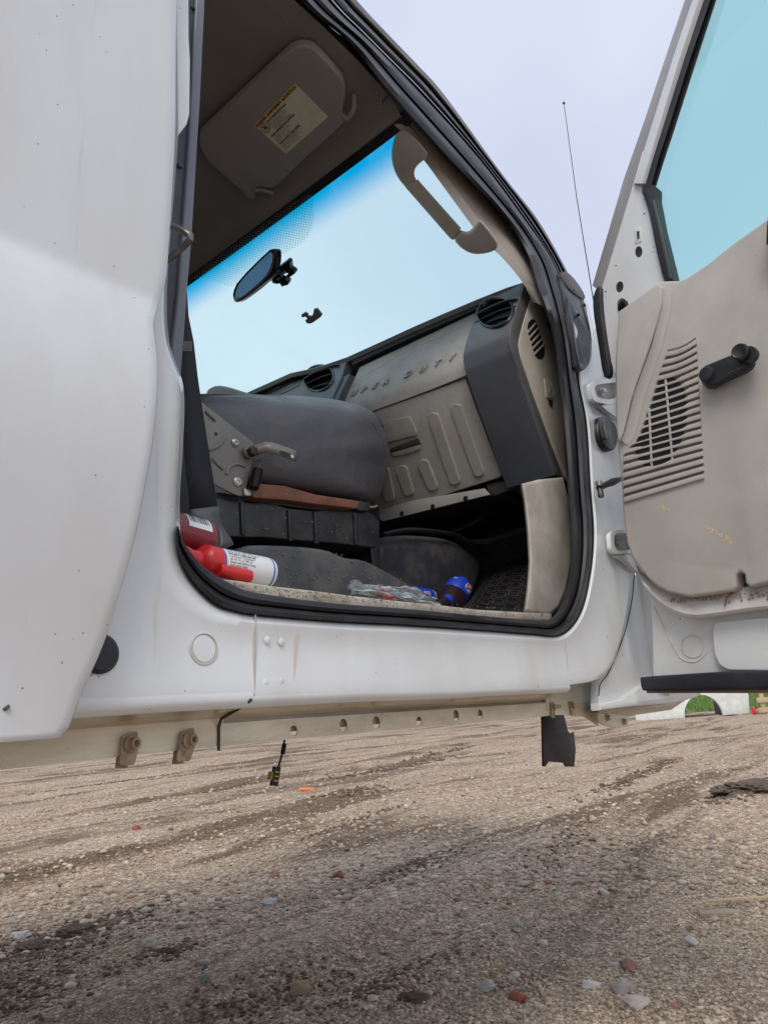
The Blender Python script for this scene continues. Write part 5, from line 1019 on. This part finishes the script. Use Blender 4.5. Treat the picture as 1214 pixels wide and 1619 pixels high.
# white spray can with red cap
a = PY(.085)((336, 891)); b = PY(.085)((424, 907)); axd = frame_of(a, b); ln = (b - a).length
can = empty('spray_can', a, 'white aerosol can with a red trigger cap lying on the sill', 'spray can')
rc = .0208
lathe('can_body', a, axd, [(0, rc * .9), (.003, rc), (ln - .003, rc), (ln, rc * .94), (ln + .0015, rc * .8)], WHITEP, can, 40)
for s0 in (.006, ln - .006): lathe('blue_stripe', a, axd, [(s0 - .0012, rc + .0002), (s0 + .0012, rc + .0002)], BLUEINK, can, 40)
up = Vector((0, -.75, .66)); up = (up - axd * up.dot(axd)).normalized(); side = axd.cross(up)
txt = ['DANGER: EXTREMELY FLAMMABLE', 'contents under pressure', 'do not puncture or incinerate', 'keep away from heat and flame', 'use in a well ventilated area', 'avoid contact with eyes', 'keep out of reach of children', 'first aid: if swallowed call', 'a physician immediately', 'net wt 14 oz (397 g)', 'shake well before using', 'read entire label', 'store below 120 F']
for k, s in enumerate(txt):
    th = R(-62 + k * 10.5); nrm = up * math.cos(th) + side * math.sin(th); tan = -(side * math.cos(th) - up * math.sin(th))
    o_ = a + axd * .011 + nrm * (rc + .0004)
    text('can_text', s, .0042, o_, axd, nrm.cross(axd), INK, can, 0, min(1., (ln - .022) / (len(s) * .0021)), 0, 1, .00012 if k in (0, 7) else 0)
cap0 = a - axd * .002
cap = lathe('trigger_cap', cap0, -axd, [(-.006, rc * 1.04), (.012, rc * 1.04), (.016, rc * .9), (.020, rc * .62), (.030, rc * .6), (.040, rc * .75), (.046, rc * .72)], REDM, can, 32)
tube('trigger', [a + side * 0 + Vector((0, -.019, -.012)) - axd * .004, a + Vector((0, -.022, -.014)) + axd * .018, a + Vector((0, -.022, -.014)) + axd * .040], [.008, .0085, .008], REDM, cap, 12)
tube('spray_nozzle', [a - axd * .03, a - axd * .05 + Vector((-.01, 0, .012)), a - axd * .055 + Vector((-.022, 0, .015))], [.010, .009, .006], REDM, cap, 12)
# dark red can with barcode behind it
a2 = PY(.125)((250, 838)); b2 = PY(.125)((322, 858)); ax2 = frame_of(a2, b2); l2 = (b2 - a2).length; r2 = .029
mc = empty('maroon_can', b2, 'maroon can with a white barcode label under the belt anchor', 'can')
lathe('can_body', a2, ax2, [(0, r2), (l2, r2)], MAROON, mc, 40); lathe('can_shoulder', b2, ax2, [(0, r2), (.004, r2 * .96), (.010, r2 * .80), (.012, r2 * .82), (.013, r2 * .6)], STEEL, mc, 40)
up2 = Vector((0, -.8, .6)); up2 = (up2 - ax2 * up2.dot(ax2)).normalized(); sd2 = ax2.cross(up2)
def onc(s, th, e=.0004): return a2 + ax2 * s + (up2 * math.cos(th) + sd2 * math.sin(th)) * (r2 + e)
loft('barcode_panel', [[onc(s, R(th)) for th in range(-48, 25, 6)] for s in (l2 * .38, l2 * .90)], WHITEP, mc, 60)
s = l2 * .42
while s < l2 * .86:
    w_ = random.choice((.0005, .001, .0015)); loft('barcode_bar', [[onc(q_, R(th), .0007) for th in range(-40, 16, 8)] for q_ in (s, s + w_)], INK, mc, 60); s += w_ + random.choice((.0008, .0013))
# cola bottle
B0 = PY(.36)((719, 940)); B1 = PY(.36)((741, 905)); axb = frame_of(B0, B1); sb = (B0 - EYE).length / F
sbt = empty('soda_bottle', B0, 'soda bottle with blue label and cap leaning on the dark tunnel cover', 'bottle')
rb = 21 * sb
BOT = simple('dark_cola_plastic', (.03, .015, .02), .12)
lathe('bottle_body', B0 - axb * .06, axb, [(0, rb * .6), (.006, rb * .95), (.05, rb), (.058, rb * .95), (.066, rb * 1.0), (.082, rb * .98)], BOT, sbt, 36)
lathe('bottle_label', B0 - axb * .004, axb, [(0, rb * 1.0), (.002, rb * 1.02), (.034, rb * .97), (.040, rb * .86), (.0405, rb * .8)], BLUEM, sbt, 36)
lathe('bottle_cap', B0 + axb * .042, axb, [(-.01, rb * .45), (0, rb * .42), (.0, rb * .45), (.012, rb * .43), (.0125, rb * .1)], BLUEM, sbt, 24)
vw = (EYE - B0).normalized(); rt = axb.cross(vw).normalized(); fr_ = rt.cross(axb).normalized()
if fr_.dot(vw) < 0: fr_ = -fr_
RB = rb
def onb(s, th, e=0.0006): return B0 + axb * s + (fr_ * math.cos(th) + rt * math.sin(th)) * (RB * 1.015 + e)
sgn = 1 if ray((760, 930)).dot(rt) > ray((700, 930)).dot(rt) else -1
def disc(name, th0, s0, rr, m, e, cut=None):
    bm = bmesh.new(); vs = []
    for k in range(28):
        t = 2 * math.pi * k / 28; y_ = math.sin(t); 
        if cut == 'top' and y_ < .25: y_ = .25
        if cut == 'bot' and y_ > -.25: y_ = -.25
        vs.append(bm.verts.new(onb(s0 + rr * y_, th0 + rr * math.cos(t) / RB, e)))
    bm.faces.new(vs); return bmo(name, bm, m, sbt, None)
th_ = sgn * R(38)
disc('label_emblem', th_, .016, .0125, WHITEP, .0007); disc('emblem_red', th_, .016, .0112, REDM, .0011, 'top'); disc('emblem_blue', th_, .016, .0112, BLUEINK, .0011, 'bot')
nn = fr_ * math.cos(th_) + rt * math.sin(th_); xx = -rt * math.cos(th_) * -sgn + fr_ * 0; xx = (rt * sgn - nn * (rt * sgn).dot(nn)).normalized()
if axb.cross(nn).dot(xx) < 0: pass
text('brand_text', 'PEPSI', .0075, onb(.0135, th_, .0017) - xx * .0105, xx, axb, INK, sbt, 0, .95, 0, 1, .0003)
n2 = (fr_ * math.cos(-th_ * .9) + rt * math.sin(-th_ * .9)); x2 = (rt * sgn - n2 * (rt * sgn).dot(n2)).normalized()
text('side_text', 'PEPSI', .006, onb(.02, -th_ * .9, .0012) - x2 * .006, x2, axb, WHITEP, sbt, 0, .8)
# second blue bottle and the blue can lying by the sill
def lying(name, p, q_, y, rr, mats, label, cat):
    A_ = PY(y)(p); B_ = PY(y)(q_); ax_ = frame_of(A_, B_); l_ = (B_ - A_).length; e = empty(name, A_, label, cat)
    return e, A_, ax_, l_
e, A_, ax_, l_ = lying('soda_can', (640, 938), (682, 944), .28, 0, 0, 'blue drink can lying on the floor beside the crumpled clear bag', 'can')
r_ = 13 * (A_ - EYE).length / F; lathe('can_wall', A_, ax_, [(0, r_), (l_ * .85, r_), (l_ * .95, r_ * .85)], BLUEM, e, 28); lathe('can_rim', A_ + ax_ * l_ * .95, ax_, [(0, r_ * .85), (.003, r_ * .9), (.004, r_ * .86), (.003, r_ * .75)], ZINC, e, 28)
text('can_text', 'PEPSI', .012, A_ + ax_ * (l_ * .45) + Vector((0, -r_ - .0006, -.002)), (1, 0, 0), (0, 0, 1), WHITEP, e, .0001, .9)
e, A_, ax_, l_ = lying('bottle_cap_end', (692, 962), (712, 946), .30, 0, 0, 'blue bottle neck poking up between the can and the soda bottle', 'bottle')
r_ = 10 * (A_ - EYE).length / F; e.name = 'small_blue_bottle'; lathe('bottle_neck', A_, ax_, [(0, r_ * .9), (l_ * .5, r_), (l_ * .6, r_)], BOT, e, 24); lathe('bottle_cap', A_ + ax_ * l_ * .6, ax_, [(0, r_), (.014, r_), (.016, r_ * .8), (.0162, .001)], BLUEM, e, 24)
# crumpled clear bag with red and white print
bag = empty('plastic_bag', PY(.12)((615, 945)), 'crumpled clear plastic bag with red and white print on the sill plate', 'plastic bag')
def crumple(name, quad, y, amp, m, n=22, seed=0, par=bag):
    rows = []
    for i in range(n + 1):
        r_ = []
        for j in range(n + 1):
            u_, v_ = i / n, j / n; p = mixp(mixp(quad[0], quad[1], u_), mixp(quad[3], quad[2], u_), v_); q_ = PY(y)(p)
            w_ = mn.noise(Vector((u_ * 5 + seed, v_ * 3, 0))) + .5 * mn.noise(Vector((u_ * 13 + seed, v_ * 9, 3))); r_.append(q_ + Vector((.2 * amp * w_, amp * w_, .35 * amp * mn.noise(Vector((u_ * 8, v_ * 6, seed)))) ))
        rows.append(r_)
    return loft(name, rows, m, par, 20)
crumple('clear_film', [(548, 932), (560, 917), (640, 940), (700, 958)], .085, .022, CLEAR, seed=1)
crumple('clear_film', [(550, 940), (578, 925), (660, 930), (692, 958)], .10, .022, CLEAR, seed=4)
crumple('paper_insert', [(566, 938), (590, 931), (618, 935), (628, 950)], .092, .008, simple('dull_white_paper', (.6, .56, .5), .6), 12, 7)
crumple('red_print', [(588, 935), (606, 931), (622, 946), (618, 950)], .083, .004, REDM, 10, 3)
crumple('red_print', [(604, 944), (622, 937), (625, 944), (616, 949)], .082, .003, REDM, 8, 9)

# ------------------------------------------------------------------ lift everything so that the ground is at height zero
for o in list(sc.objects):
    if o.parent is None: o.location.z += CAMZ
